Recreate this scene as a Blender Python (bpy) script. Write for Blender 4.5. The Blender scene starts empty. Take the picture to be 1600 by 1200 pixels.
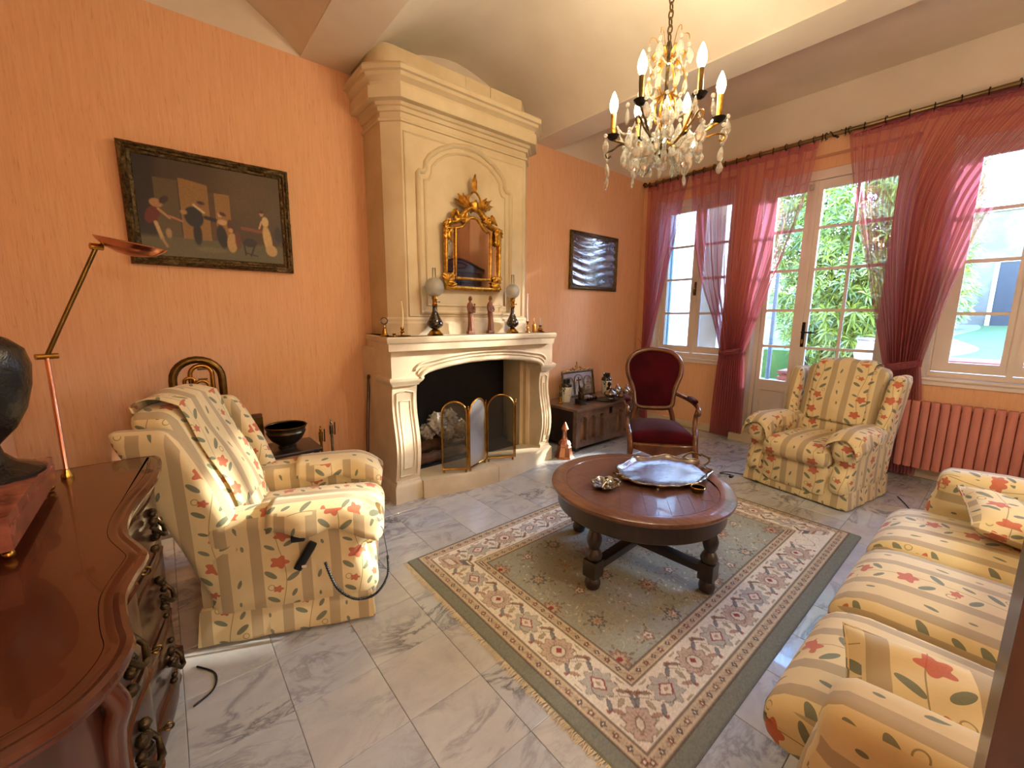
import bpy, bmesh, math, random
import numpy as np
from mathutils import Vector, Matrix
R = math.radians
PI = math.pi
random.seed(7)
np.random.seed(7)
SC = bpy.context.scene
COL = SC.collection

# ------------------------------------------------------------------ camera, light, exposure
yaw, pitch, roll, FPX = R(50.1), R(-9.35), R(0.4), 653.5
fw = Vector((math.cos(yaw)*math.cos(pitch), math.sin(yaw)*math.cos(pitch), math.sin(pitch)))
rt = Vector((math.sin(yaw), -math.cos(yaw), 0)); up = rt.cross(fw)
r2 = rt*math.cos(roll)+up*math.sin(roll); u2 = -rt*math.sin(roll)+up*math.cos(roll)
cam_d = bpy.data.cameras.new('camera'); cam = bpy.data.objects.new('camera', cam_d); COL.objects.link(cam)
cam.matrix_world = Matrix(((r2.x, u2.x, -fw.x, 0), (r2.y, u2.y, -fw.y, 0), (r2.z, u2.z, -fw.z, 1.35), (0, 0, 0, 1)))
cam_d.sensor_width = 36; cam_d.lens = FPX*36/1600; cam_d.clip_start = 0.02; cam_d.clip_end = 300
SC.camera = cam
SC.view_settings.view_transform = 'Standard'; SC.view_settings.look = 'None'
SC.view_settings.gamma = 1; SC.view_settings.use_curve_mapping = False
SC.view_settings.exposure = 0.95
SC.cycles.use_denoising = True
SC.cycles.max_bounces = 10; SC.cycles.diffuse_bounces = 5; SC.cycles.glossy_bounces = 4
SC.cycles.transmission_bounces = 6; SC.cycles.transparent_max_bounces = 24
SC.cycles.caustics_reflective = False; SC.cycles.caustics_refractive = False
SC.cycles.sample_clamp_indirect = 4.0

world = bpy.data.worlds.new('world'); SC.world = world; world.use_nodes = True
wn = world.node_tree; wn.nodes.clear()
sky = wn.nodes.new('ShaderNodeTexSky'); sky.sky_type = 'NISHITA'; sky.sun_disc = False
sky.sun_elevation = R(24); sky.sun_rotation = R(115); sky.air_density = 1.0; sky.dust_density = 0.4; sky.ozone_density = 3.0
wbg = wn.nodes.new('ShaderNodeBackground'); wbg.inputs['Strength'].default_value = 4.2
wo = wn.nodes.new('ShaderNodeOutputWorld')
wmx = wn.nodes.new('ShaderNodeMix'); wmx.data_type = 'RGBA'; wmx.blend_type = 'MULTIPLY'; wmx.inputs[0].default_value = 1.0; wmx.inputs[7].default_value = (.80, .95, 1.22, 1)
wn.links.new(sky.outputs[0], wmx.inputs[6]); wn.links.new(wmx.outputs[2], wbg.inputs[0]); wn.links.new(wbg.outputs[0], wo.inputs[0])

SUN_DIR = Vector((-1, 0.45, -0.38)).normalized()
sd = bpy.data.lights.new('sun', 'SUN'); so = bpy.data.objects.new('sun', sd); COL.objects.link(so)
so.rotation_euler = SUN_DIR.to_track_quat('-Z', 'Y').to_euler(); so.location = (12, -3, 8)
sd.energy = 7.0; sd.angle = R(1.2); sd.color = (1.0, 0.93, 0.82)
BULB_W = 14.5      # each of the chandelier's bulbs
for (py, pz, pw, ph_) in ((-.03, 1.80, 1.0, 1.85), (1.27, 1.50, 1.15, 2.65), (2.58, 1.80, .92, 1.85)):   # sky portals in the three openings
    pl = bpy.data.lights.new('sky_portal', 'AREA'); pl.shape = 'RECTANGLE'; pl.size = pw; pl.size_y = ph_; pl.cycles.is_portal = True
    po = bpy.data.objects.new('sky_portal', pl); COL.objects.link(po); po.location = (5.14, py, pz); po.rotation_euler = (R(90), 0, R(90))

# ------------------------------------------------------------------ materials
MATS = {}
def lin(c):
    return tuple(((x/255)/12.92 if x/255 <= 0.04045 else ((x/255+0.055)/1.055)**2.4) for x in c)
class NT:
    def __init__(s, name):
        s.m = bpy.data.materials.new(name); s.m.use_nodes = True; s.t = s.m.node_tree; s.t.nodes.clear()
        s.out = s.n('ShaderNodeOutputMaterial')
    def n(s, typ, **kw):
        nd = s.t.nodes.new(typ)
        for k, v in kw.items():
            setattr(nd, k, v)
        return nd
    def l(s, a, b): s.t.links.new(a, b)
    def set(s, sock, v):
        if hasattr(v, 'links') or isinstance(v, bpy.types.NodeSocket): s.l(v, sock)
        else: sock.default_value = v
    def math(s, op, a, b=0.0, c=0.0):
        nd = s.n('ShaderNodeMath', operation=op)
        s.set(nd.inputs[0], a); s.set(nd.inputs[1], b); s.set(nd.inputs[2], c)
        return nd.outputs[0]
    def mix(s, f, a, b):
        nd = s.n('ShaderNodeMix', data_type='RGBA'); s.set(nd.inputs[0], f)
        s.set(nd.inputs[6], a if not isinstance(a, tuple) else (*a[:3], 1)); s.set(nd.inputs[7], b if not isinstance(b, tuple) else (*b[:3], 1))
        return nd.outputs[2]
    def coord(s, which='Object'):
        return s.n('ShaderNodeTexCoord').outputs[which]
    def mapping(s, v, loc=(0,0,0), rot=(0,0,0), sc=(1,1,1), typ='POINT'):
        nd = s.n('ShaderNodeMapping', vector_type=typ); s.l(v, nd.inputs[0])
        nd.inputs['Location'].default_value = loc; nd.inputs['Rotation'].default_value = rot; nd.inputs['Scale'].default_value = sc
        return nd.outputs[0]
    def noise(s, v, scale, detail=3, rough=.55, dist=0):
        nd = s.n('ShaderNodeTexNoise'); s.l(v, nd.inputs['Vector']); nd.inputs['Scale'].default_value = scale
        nd.inputs['Detail'].default_value = detail; nd.inputs['Roughness'].default_value = rough; nd.inputs['Distortion'].default_value = dist
        return nd.outputs[0]
    def ramp(s, f, stops):
        nd = s.n('ShaderNodeValToRGB'); s.l(f, nd.inputs[0]); e = nd.color_ramp.elements
        while len(e) < len(stops): e.new(.5)
        for i, (p, c) in enumerate(stops):
            e[i].position = p; e[i].color = (*c[:3], 1) if isinstance(c, tuple) else (c, c, c, 1)
        return nd.outputs[0]
    def bsdf(s, col, rough=.5, metal=0.0, spec=.5, bump=None, bstr=.3, bdist=.002, trans=0.0, coat=0.0, sheen=0.0):
        p = s.n('ShaderNodeBsdfPrincipled')
        s.set(p.inputs['Base Color'], col if not isinstance(col, tuple) else (*col[:3], 1))
        s.set(p.inputs['Roughness'], rough); s.set(p.inputs['Metallic'], metal)
        p.inputs['Specular IOR Level'].default_value = spec; p.inputs['Transmission Weight'].default_value = trans
        p.inputs['Coat Weight'].default_value = coat; p.inputs['Sheen Weight'].default_value = sheen
        if bump is not None:
            b = s.n('ShaderNodeBump'); b.inputs['Strength'].default_value = bstr; b.inputs['Distance'].default_value = bdist
            s.l(bump, b.inputs['Height']); s.l(b.outputs[0], p.inputs['Normal'])
        s.l(p.outputs[0], s.out.inputs[0]); s.p = p
        return p

def plain(name, c, rough=.5, metal=0.0, c2=None, nscale=8, bump=0.0, bscale=40, spec=.5, coat=0.0, stretch=(1,1,1), sheen=0.0, bdist=.002):
    t = NT(name); v = t.mapping(t.coord(), sc=stretch)
    n = t.noise(v, nscale, 4)
    a = lin(c); b = lin(c2) if c2 else tuple(x*.82 for x in a)
    col = t.mix(t.ramp(n, [(.35, 0.0), (.65, 1.0)]), a, b)
    bm = t.noise(v, bscale, 4) if bump else None
    t.bsdf(col, rough, metal, spec, bm, bump, bdist, coat=coat, sheen=sheen)
    MATS[name] = t.m
    return t.m

plain('ceiling_plaster', (220, 206, 184), .9, c2=(208, 193, 170), nscale=1.5, bump=.15, bscale=30)
plain('limestone', (206, 187, 150), .85, c2=(190, 168, 130), nscale=3, bump=.25, bscale=60)
plain('limestone_pale', (214, 198, 168), .8, c2=(196, 178, 146), nscale=4, bump=.25, bscale=60)
plain('soot', (16, 14, 13), .95, c2=(30, 25, 22), nscale=6, bump=.3)
plain('white_paint', (222, 208, 192), .45, c2=(214, 199, 183), nscale=2)
plain('brass', (190, 140, 60), .25, 1.0, c2=(150, 105, 42), nscale=12)
plain('old_brass', (120, 92, 46), .35, 1.0, c2=(84, 62, 30), nscale=14, bump=.15)
plain('gilt', (214, 160, 60), .32, .9, c2=(140, 92, 26), nscale=40, bump=.5, bscale=120, bdist=.004)
plain('dark_gilt', (112, 92, 54), .45, .7, c2=(52, 38, 22), nscale=70, bump=.8, bscale=160, bdist=.005)
plain('silver', (190, 186, 178), .2, 1.0, c2=(140, 136, 128), nscale=30, bump=.2, bscale=70)
plain('pewter', (120, 114, 104), .35, 1.0, c2=(84, 78, 70), nscale=20)
plain('copper', (224, 160, 128), .22, 1.0, c2=(204, 136, 104), nscale=6)
plain('bronze_bowl', (92, 80, 60), .35, .9, c2=(56, 48, 36), nscale=16, bump=.3)
plain('dark_iron', (34, 28, 24), .45, .8)
plain('black_plastic', (16, 18, 24), .35)
plain('black_lacquer', (10, 9, 10), .12, coat=.6, c2=(14, 12, 13))
plain('black_stone', (20, 19, 19), .22, c2=(34, 32, 30), nscale=30, bump=.6, bscale=50, bdist=.006)
plain('red_marble', (150, 88, 70), .25, c2=(108, 56, 44), nscale=22)
plain('terracotta_figure', (126, 72, 36), .55, c2=(98, 52, 26), nscale=12, bump=.3)
plain('wax', (232, 214, 160), .5)
plain('white_wax', (240, 236, 224), .5)
plain('cream_porcelain', (224, 214, 180), .15, c2=(232, 224, 194), coat=.4)
plain('dark_glaze', (28, 34, 26), .15, coat=.5)
plain('velvet', (66, 6, 18), .95, spec=.08, c2=(48, 4, 12), nscale=6, sheen=.08, bump=.2, bscale=200)
plain('pink_radiator', (196, 124, 106), .5, c2=(188, 114, 98), nscale=3)
plain('paper', (196, 184, 170), .9, c2=(120, 108, 100), nscale=14)
plain('firewood', (96, 66, 44), .9, c2=(60, 40, 28), nscale=10, bump=.5)
plain('stucco_white', (226, 222, 214), .9, c2=(214, 208, 198), nscale=3, bump=.2)
plain('stucco_grey', (112, 100, 84), .9, c2=(88, 78, 66), nscale=2.5, bump=.3)
plain('clay_pot', (150, 72, 46), .8, c2=(132, 62, 40))
plain('shutter_blue', (110, 134, 146), .6)
plain('lawn', (58, 76, 12), .95, c2=(72, 86, 18), nscale=5, bump=.6, bscale=90)
plain('gravel', (120, 114, 102), .95, c2=(100, 94, 84), nscale=40)
plain('bark', (84, 66, 48), .95, c2=(54, 42, 32), nscale=10, bump=.5)
plain('dark_recess', (46, 42, 40), .8)
plain('grey_plastic', (90, 92, 96), .5)
plain('roof_tile', (186, 128, 104), .85)
plain('yellow_glass', (250, 214, 60), .3)
plain('inner_socket', (180, 150, 90), .4)
plain('tassel_cord', (40, 30, 24), .9)
plain('antique_bronze', (84, 66, 40), .4, .85, c2=(44, 32, 20), nscale=40, bump=.6, bscale=90, bdist=.004)
plain('coiled_cord', (14, 14, 18), .5)

def wood(name, c1, c2, rough=.3, scale=3, coat=.3, stretch=(1, 1, 1), contrast=(.35, .65)):
    t = NT(name); v = t.mapping(t.coord(), sc=stretch)
    n = t.noise(v, scale, 5, .6, .6)
    w = t.n('ShaderNodeTexWave'); w.inputs['Scale'].default_value = scale*2.2; w.inputs['Distortion'].default_value = 4; w.inputs['Detail'].default_value = 3
    t.l(v, w.inputs['Vector'])
    f = t.math('MULTIPLY_ADD', w.outputs['Fac'], .12, t.math('MULTIPLY', n, .88))
    col = t.mix(t.ramp(f, [(contrast[0], 0.0), (contrast[1], 1.0)]), lin(c1), lin(c2))
    t.bsdf(col, rough, 0, .5, None, coat=coat)
    MATS[name] = t.m
wood('mahogany', (80, 36, 19), (58, 26, 14), .25, 1.2, .4, (1.5, .5, 1.5), (.2, .8))
wood('mahogany_dark', (66, 34, 24), (38, 19, 15), .3, 3, .4)
wood('table_oak', (112, 80, 66), (84, 56, 46), .3, 3, .35, (1, 6, 1), (.2, .8))
wood('table_oak_rim', (118, 80, 58), (86, 54, 38), .3, 4, .35)
wood('dark_oak', (48, 33, 24), (26, 18, 14), .4, 5, .3)
wood('chest_panel', (158, 120, 94), (110, 82, 62), .4, 6, .2)
wood('chest_oak', (126, 96, 74), (80, 58, 44), .35, 6, .3)
plain('rod_brass', (150, 126, 84), .3, .9, c2=(116, 94, 58), nscale=5)
wood('chair_walnut', (108, 60, 28), (66, 34, 16), .25, 5, .6)
wood('door_wood', (160, 100, 58), (126, 76, 42), .5, 3, .1, (4, 4, .6))
wood('armoire_wood', (74, 50, 50), (52, 34, 36), .35, 3, .3)
wood('cane_wood', (96, 52, 26), (70, 36, 18), .4, 3, .2)

def mk_wallpaper():
    t = NT('wallpaper'); g = t.n('ShaderNodeNewGeometry').outputs['Position']
    v = t.mapping(g, sc=(60, 60, 3.0)); n = t.noise(v, 1.6, 3, .6)
    v2 = t.mapping(g, sc=(140, 140, 9)); n2 = t.noise(v2, 1.2, 2, .6)
    streak = t.ramp(n2, [(.62, 0.0), (.72, 1.0)])
    c = t.mix(t.ramp(n, [(.3, 0.0), (.7, 1.0)]), lin((226, 177, 134)), lin((217, 166, 122)))
    c = t.mix(t.math('MULTIPLY', streak, .3), c, lin((164, 98, 72)))
    hb = t.math('ADD', n, t.math('MULTIPLY', n2, .6))
    t.bsdf(c, .85, 0, .2, hb, .5, .003); MATS['wallpaper'] = t.m
mk_wallpaper()

def mk_marble():
    t = NT('marble_tile'); g = t.n('ShaderNodeNewGeometry').outputs['Position']
    oi = t.n('ShaderNodeObjectInfo').outputs['Random']
    cb = t.n('ShaderNodeCombineXYZ'); t.l(t.math('MULTIPLY', oi, 37.0), cb.inputs[0]); t.l(t.math('MULTIPLY', oi, 91.0), cb.inputs[1]); t.l(t.math('MULTIPLY', oi, 13.0), cb.inputs[2])
    va = t.n('ShaderNodeVectorMath', operation='ADD'); t.l(g, va.inputs[0]); t.l(cb.outputs[0], va.inputs[1]); v = va.outputs[0]
    v = t.mapping(v, rot=(0, 0, .6), sc=(1, 1.9, 1))
    n1 = t.noise(v, 2.6, 8, .62, 1.2)
    d = t.math('ABSOLUTE', t.math('SUBTRACT', n1, .5))
    vein = t.ramp(d, [(.0, 1.0), (.018, .55), (.06, 0.0)])
    n2 = t.noise(v, 1.3, 3); amt = t.ramp(n2, [(.42, 0.05), (.68, .95)])
    n3 = t.noise(v, 5, 6, .7, .6)
    warm = t.mix(oi, lin((176, 182, 188)), lin((188, 186, 178)))
    base = t.mix(t.ramp(n3, [(.4, 0.0), (.75, .7)]), warm, lin((156, 157, 161)))
    c = t.mix(t.math('MULTIPLY', vein, amt), base, lin((88, 90, 98)))
    t.bsdf(c, .25, 0, .5, n3, .03, .001, coat=.45); MATS['marble_tile'] = t.m
mk_marble()
plain('grout', (140, 134, 124), .9)

def mk_floral():
    """striped cotton with a vine of red flowers; u, v in metres"""
    t = NT('floral_fabric'); uv = t.n('ShaderNodeUVMap').outputs[0]
    sx = t.n('ShaderNodeSeparateXYZ'); t.l(uv, sx.inputs[0])
    P, Q = .30, .40
    def wrap(x, p): # -> [-p/2, p/2]
        return t.math('SUBTRACT', t.math('MULTIPLY', t.math('FRACT', t.math('DIVIDE', x, p)), p), p/2)
    s = wrap(sx.outputs[0], P); q = wrap(sx.outputs[1], Q)
    cb = t.n('ShaderNodeCombineXYZ'); t.l(s, cb.inputs[0]); t.l(q, cb.inputs[1]); v = cb.outputs[0]
    def ell(x, y, a, b, ang):
        m = t.mapping(v, (x, y, 0), (0, 0, R(ang)), (a, b, 1), 'TEXTURE')
        ln = t.n('ShaderNodeVectorMath', operation='LENGTH'); t.l(m, ln.inputs[0])
        return t.math('LESS_THAN', ln.outputs['Value'], 1.0)
    def flower(x, y, r, ph):
        m = t.mapping(v, (x, y, 0), (0, 0, 0), (r, r*.8, 1), 'TEXTURE')
        ln = t.n('ShaderNodeVectorMath', operation='LENGTH'); t.l(m, ln.inputs[0])
        sp = t.n('ShaderNodeSeparateXYZ'); t.l(m, sp.inputs[0])
        an = t.math('ARCTAN2', sp.outputs[1], sp.outputs[0])
        rad = t.math('MULTIPLY_ADD', t.math('COSINE', t.math('MULTIPLY_ADD', an, 5.0, ph)), .17, .80)
        return t.math('LESS_THAN', ln.outputs['Value'], rad)
    def mx(lst):
        o = lst[0]
        for k in lst[1:]: o = t.math('MAXIMUM', o, k)
        return o
    leaves = mx([ell(-.044, .112, .028, .011, 140), ell(.040, .095, .030, .011, 35), ell(-.040, .0, .026, .010, 150), ell(.036, -.040, .028, .011, 40), ell(.040, .02, .018, .008, 60),
                 ell(-.034, -.085, .018, .007, 160), ell(.036, -.150, .026, .009, 30), ell(-.040, -.165, .022, .008, 150),
                 ell(.142, .09, .019, .007, 70), ell(.146, -.08, .019, .007, 112), ell(.139, .0, .010, .005, 90), ell(-.139, -.16, .012, .006, 100)])
    flowers = mx([flower(-.008, .165, .040, 0.5), flower(.012, -.115, .036, 1.7), flower(-.02, .045, .022, .3)])
    stem_d = t.math('ABSOLUTE', t.math('SUBTRACT', s, t.math('MULTIPLY', t.math('SINE', t.math('MULTIPLY', q, 2*PI/Q)), .014)))
    stem = t.math('LESS_THAN', stem_d, .0016)
    m = t.mapping(v, (-.045, .055, 0), (0, 0, 0), (.014, .014, 1), 'TEXTURE')
    ln = t.n('ShaderNodeVectorMath', operation='LENGTH'); t.l(m, ln.inputs[0])
    curl = t.math('LESS_THAN', t.math('ABSOLUTE', t.math('SUBTRACT', ln.outputs['Value'], .85)), .12)
    m = t.mapping(v, (.048, -.07, 0), (0, 0, 0), (.013, .013, 1), 'TEXTURE')
    ln = t.n('ShaderNodeVectorMath', operation='LENGTH'); t.l(m, ln.inputs[0])
    curl2 = t.math('LESS_THAN', t.math('ABSOLUTE', t.math('SUBTRACT', ln.outputs['Value'], .85)), .12)
    stem = mx([stem, curl, curl2])
    a = t.math('ABSOLUTE', s)
    band = t.math('MULTIPLY', t.math('GREATER_THAN', a, .070), t.math('LESS_THAN', a, .112))
    n = t.noise(t.mapping(uv, sc=(1, 1, 1)), 220, 2)
    nn = t.noise(uv, 9, 3)
    c = t.mix(band, lin((216, 197, 150)), lin((172, 154, 120)))
    c = t.mix(t.math('MULTIPLY', t.math('GREATER_THAN', a, .112), .55), c, lin((208, 190, 148)))
    c = t.mix(t.math('MULTIPLY', t.ramp(nn, [(.4, 0.0), (.7, 1.0)]), .2), c, lin((178, 148, 92)))
    c = t.mix(t.math('MULTIPLY', stem, .75), c, lin((120, 106, 62)))
    c = t.mix(t.math('MULTIPLY', leaves, .88), c, t.mix(n, lin((84, 98, 82)), lin((106, 112, 92))))
    c = t.mix(t.math('MULTIPLY', flowers, .9), c, t.mix(n, lin((166, 70, 50)), lin((190, 100, 72))))
    t.bsdf(c, .8, 0, .25, n, .25, .001, sheen=.15); MATS['floral_fabric'] = t.m
mk_floral()

def mk_vcol(name, rough, metal=0, coat=0.0, spec=.3):
    t = NT(name); a = t.n('ShaderNodeVertexColor'); a.layer_name = 'Col'
    n = t.noise(t.coord(), 400, 2)
    t.bsdf(a.outputs[0], rough, metal, spec, n, .3, .002, coat=coat); MATS[name] = t.m
mk_vcol('rug_pile', .95, spec=.05)
mk_vcol('oil_paint', .4, coat=.1)

def mk_sheer():
    t = NT('sheer_curtain'); col = lin((190, 74, 84))
    n = t.noise(t.mapping(t.coord(), sc=(300, 300, 300)), 1.0, 2)
    d = t.n('ShaderNodeBsdfDiffuse'); d.inputs[0].default_value = (*lin((198, 130, 134)), 1)
    tl = t.n('ShaderNodeBsdfTranslucent'); tl.inputs[0].default_value = (*lin((204, 116, 140)), 1)
    m1 = t.n('ShaderNodeMixShader'); m1.inputs[0].default_value = .55; t.l(d.outputs[0], m1.inputs[1]); t.l(tl.outputs[0], m1.inputs[2])
    tr = t.n('ShaderNodeBsdfTransparent'); tr.inputs[0].default_value = (1, .90, .90, 1)
    lw = t.n('ShaderNodeLayerWeight'); lw.inputs[0].default_value = .35
    f = t.math('MULTIPLY_ADD', lw.outputs['Facing'], .5, .42)
    m2 = t.n('ShaderNodeMixShader'); t.l(f, m2.inputs[0]); t.l(tr.outputs[0], m2.inputs[1]); t.l(m1.outputs[0], m2.inputs[2])
    t.l(m2.outputs[0], t.out.inputs[0]); MATS['sheer_curtain'] = t.m
mk_sheer()
def mk_glass(name, tint, gl=.06, rough=.02, body=0.0, bodycol=(1, 1, 1)):
    t = NT(name)
    tr = t.n('ShaderNodeBsdfTransparent'); tr.inputs[0].default_value = (*tint, 1)
    g = t.n('ShaderNodeBsdfGlossy'); g.inputs['Roughness'].default_value = rough
    fr = t.n('ShaderNodeFresnel'); fr.inputs[0].default_value = 1.5
    f = t.math('MULTIPLY_ADD', fr.outputs[0], .9, gl)
    f = t.math('MINIMUM', f, 1.0)
    m = t.n('ShaderNodeMixShader'); t.l(f, m.inputs[0]); t.l(tr.outputs[0], m.inputs[1]); t.l(g.outputs[0], m.inputs[2])
    o = m.outputs[0]
    if body:
        d = t.n('ShaderNodeBsdfTranslucent'); d.inputs[0].default_value = (*bodycol, 1)
        d2 = t.n('ShaderNodeBsdfDiffuse'); d2.inputs[0].default_value = (*bodycol, 1)
        md = t.n('ShaderNodeMixShader'); t.l(d.outputs[0], md.inputs[1]); t.l(d2.outputs[0], md.inputs[2])
        m2 = t.n('ShaderNodeMixShader'); m2.inputs[0].default_value = body; t.l(o, m2.inputs[1]); t.l(md.outputs[0], m2.inputs[2]); o = m2.outputs[0]
    t.l(o, t.out.inputs[0]); MATS[name] = t.m
def mk_shade():
    t = NT('lamp_shade_cloth'); tl = t.n('ShaderNodeBsdfTranslucent'); tl.inputs[0].default_value = (.9, .85, .75, 1); d = t.n('ShaderNodeBsdfDiffuse'); d.inputs[0].default_value = (.8, .75, .65, 1)
    m = t.n('ShaderNodeMixShader'); m.inputs[0].default_value = .75; t.l(d.outputs[0], m.inputs[1]); t.l(tl.outputs[0], m.inputs[2])
    tr = t.n('ShaderNodeBsdfTransparent'); m2 = t.n('ShaderNodeMixShader'); m2.inputs[0].default_value = .5; t.l(tr.outputs[0], m2.inputs[1]); t.l(m.outputs[0], m2.inputs[2]); t.l(m2.outputs[0], t.out.inputs[0]); MATS['lamp_shade_cloth'] = t.m
mk_shade()
mk_glass('window_glass', (.97, .99, .99), 0.0)
mk_glass('crystal', (.93, .91, .86), .34, .03, .14, (1, .94, .82))
mk_glass('frosted_globe', (.8, .8, .76), .05, .2, .5, (.8, .77, .68))
mk_glass('lamp_chimney', (.97, .97, .95), .03)
mk_glass('screen_mesh', (.42, .38, .3), .03, .3, .09, (.25, .21, .14))
mk_glass('clear_plastic', (.85, .85, .88), .1, .1, .15, (.8, .75, .78))
def mk_emit(name, c, s):
    t = NT(name); e = t.n('ShaderNodeEmission'); e.inputs[0].default_value = (*c, 1); e.inputs[1].default_value = s
    t.l(e.outputs[0], t.out.inputs[0]); MATS[name] = t.m
mk_emit('bulb_glow', (1.0, .78, .42), 14)
def mk_mirror():
    t = NT('mirror_glass'); t.bsdf((.88, .85, .84), .02, 1.0); MATS['mirror_glass'] = t.m
mk_mirror()
def mk_leaf():
    t = NT('leaf_green'); oi = t.n('ShaderNodeNewGeometry').outputs['Random Per Island']
    c = t.mix(oi, lin((80, 98, 14)), lin((166, 176, 48)))
    d = t.n('ShaderNodeBsdfDiffuse'); t.l(c, d.inputs[0]); tl = t.n('ShaderNodeBsdfTranslucent'); t.l(c, tl.inputs[0])
    g = t.n('ShaderNodeBsdfGlossy'); g.inputs['Roughness'].default_value = .4
    m = t.n('ShaderNodeMixShader'); m.inputs[0].default_value = .35; t.l(d.outputs[0], m.inputs[1]); t.l(tl.outputs[0], m.inputs[2])
    m2 = t.n('ShaderNodeMixShader'); m2.inputs[0].default_value = .06; t.l(m.outputs[0], m2.inputs[1]); t.l(g.outputs[0], m2.inputs[2])
    t.l(m2.outputs[0], t.out.inputs[0]); MATS['leaf_green'] = t.m
mk_leaf()
def mk_foil():   # dark varnished print with wrinkled reflective surface
    t = NT('wrinkled_print'); v = t.mapping(t.coord(), sc=(2.5, 1, 13)); n = t.noise(v, 1.3, 5, .6, .8)
    n2 = t.noise(t.coord(), 7, 3)
    c = t.mix(t.ramp(n2, [(.35, 0.0), (.65, 1.0)]), lin((60, 52, 50)), lin((98, 84, 76)))
    t.bsdf(c, .22, 0, .8, n, 1.0, .012, coat=.6); MATS['wrinkled_print'] = t.m
mk_foil()
def mk_plaque():
    t = NT('plaque_print'); t.bsdf(t.mix(t.noise(t.coord(), 30, 3), lin((176, 158, 150)), lin((140, 120, 112))), .4); MATS['plaque_print'] = t.m
mk_plaque()
def mk_tray():
    t = NT('engraved_silver'); v = t.coord()
    vo = t.n('ShaderNodeTexVoronoi'); vo.feature = 'SMOOTH_F1'; vo.inputs['Scale'].default_value = 45; t.l(v, vo.inputs['Vector'])
    n = t.noise(v, 60, 4, .6, 1.5)
    t.bsdf(t.mix(n, lin((206, 196, 190)), lin((160, 148, 142))), .24, 1.0, .5, t.math('ADD', vo.outputs['Distance'], n), .35, .002); MATS['engraved_silver'] = t.m
mk_tray()
def mk_porcelain():
    t = NT('painted_porcelain'); v = t.coord(); n = t.noise(v, 26, 3)
    c = t.mix(t.ramp(n, [(.6, 0.0), (.64, 1.0)]), lin((226, 218, 190)), lin((70, 96, 90)))
    t.bsdf(c, .15, coat=.4); MATS['painted_porcelain'] = t.m
    t = NT('painted_lacquer'); v = t.coord(); n = t.noise(v, 34, 2, .5, 2.5)
    d = t.math('LESS_THAN', t.math('ABSOLUTE', t.math('SUBTRACT', n, .55)), .007)
    c = t.mix(d, lin((12, 10, 12)), lin((190, 150, 80)))
    t.bsdf(c, .1, coat=.6); MATS['painted_lacquer'] = t.m
mk_porcelain()

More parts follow.
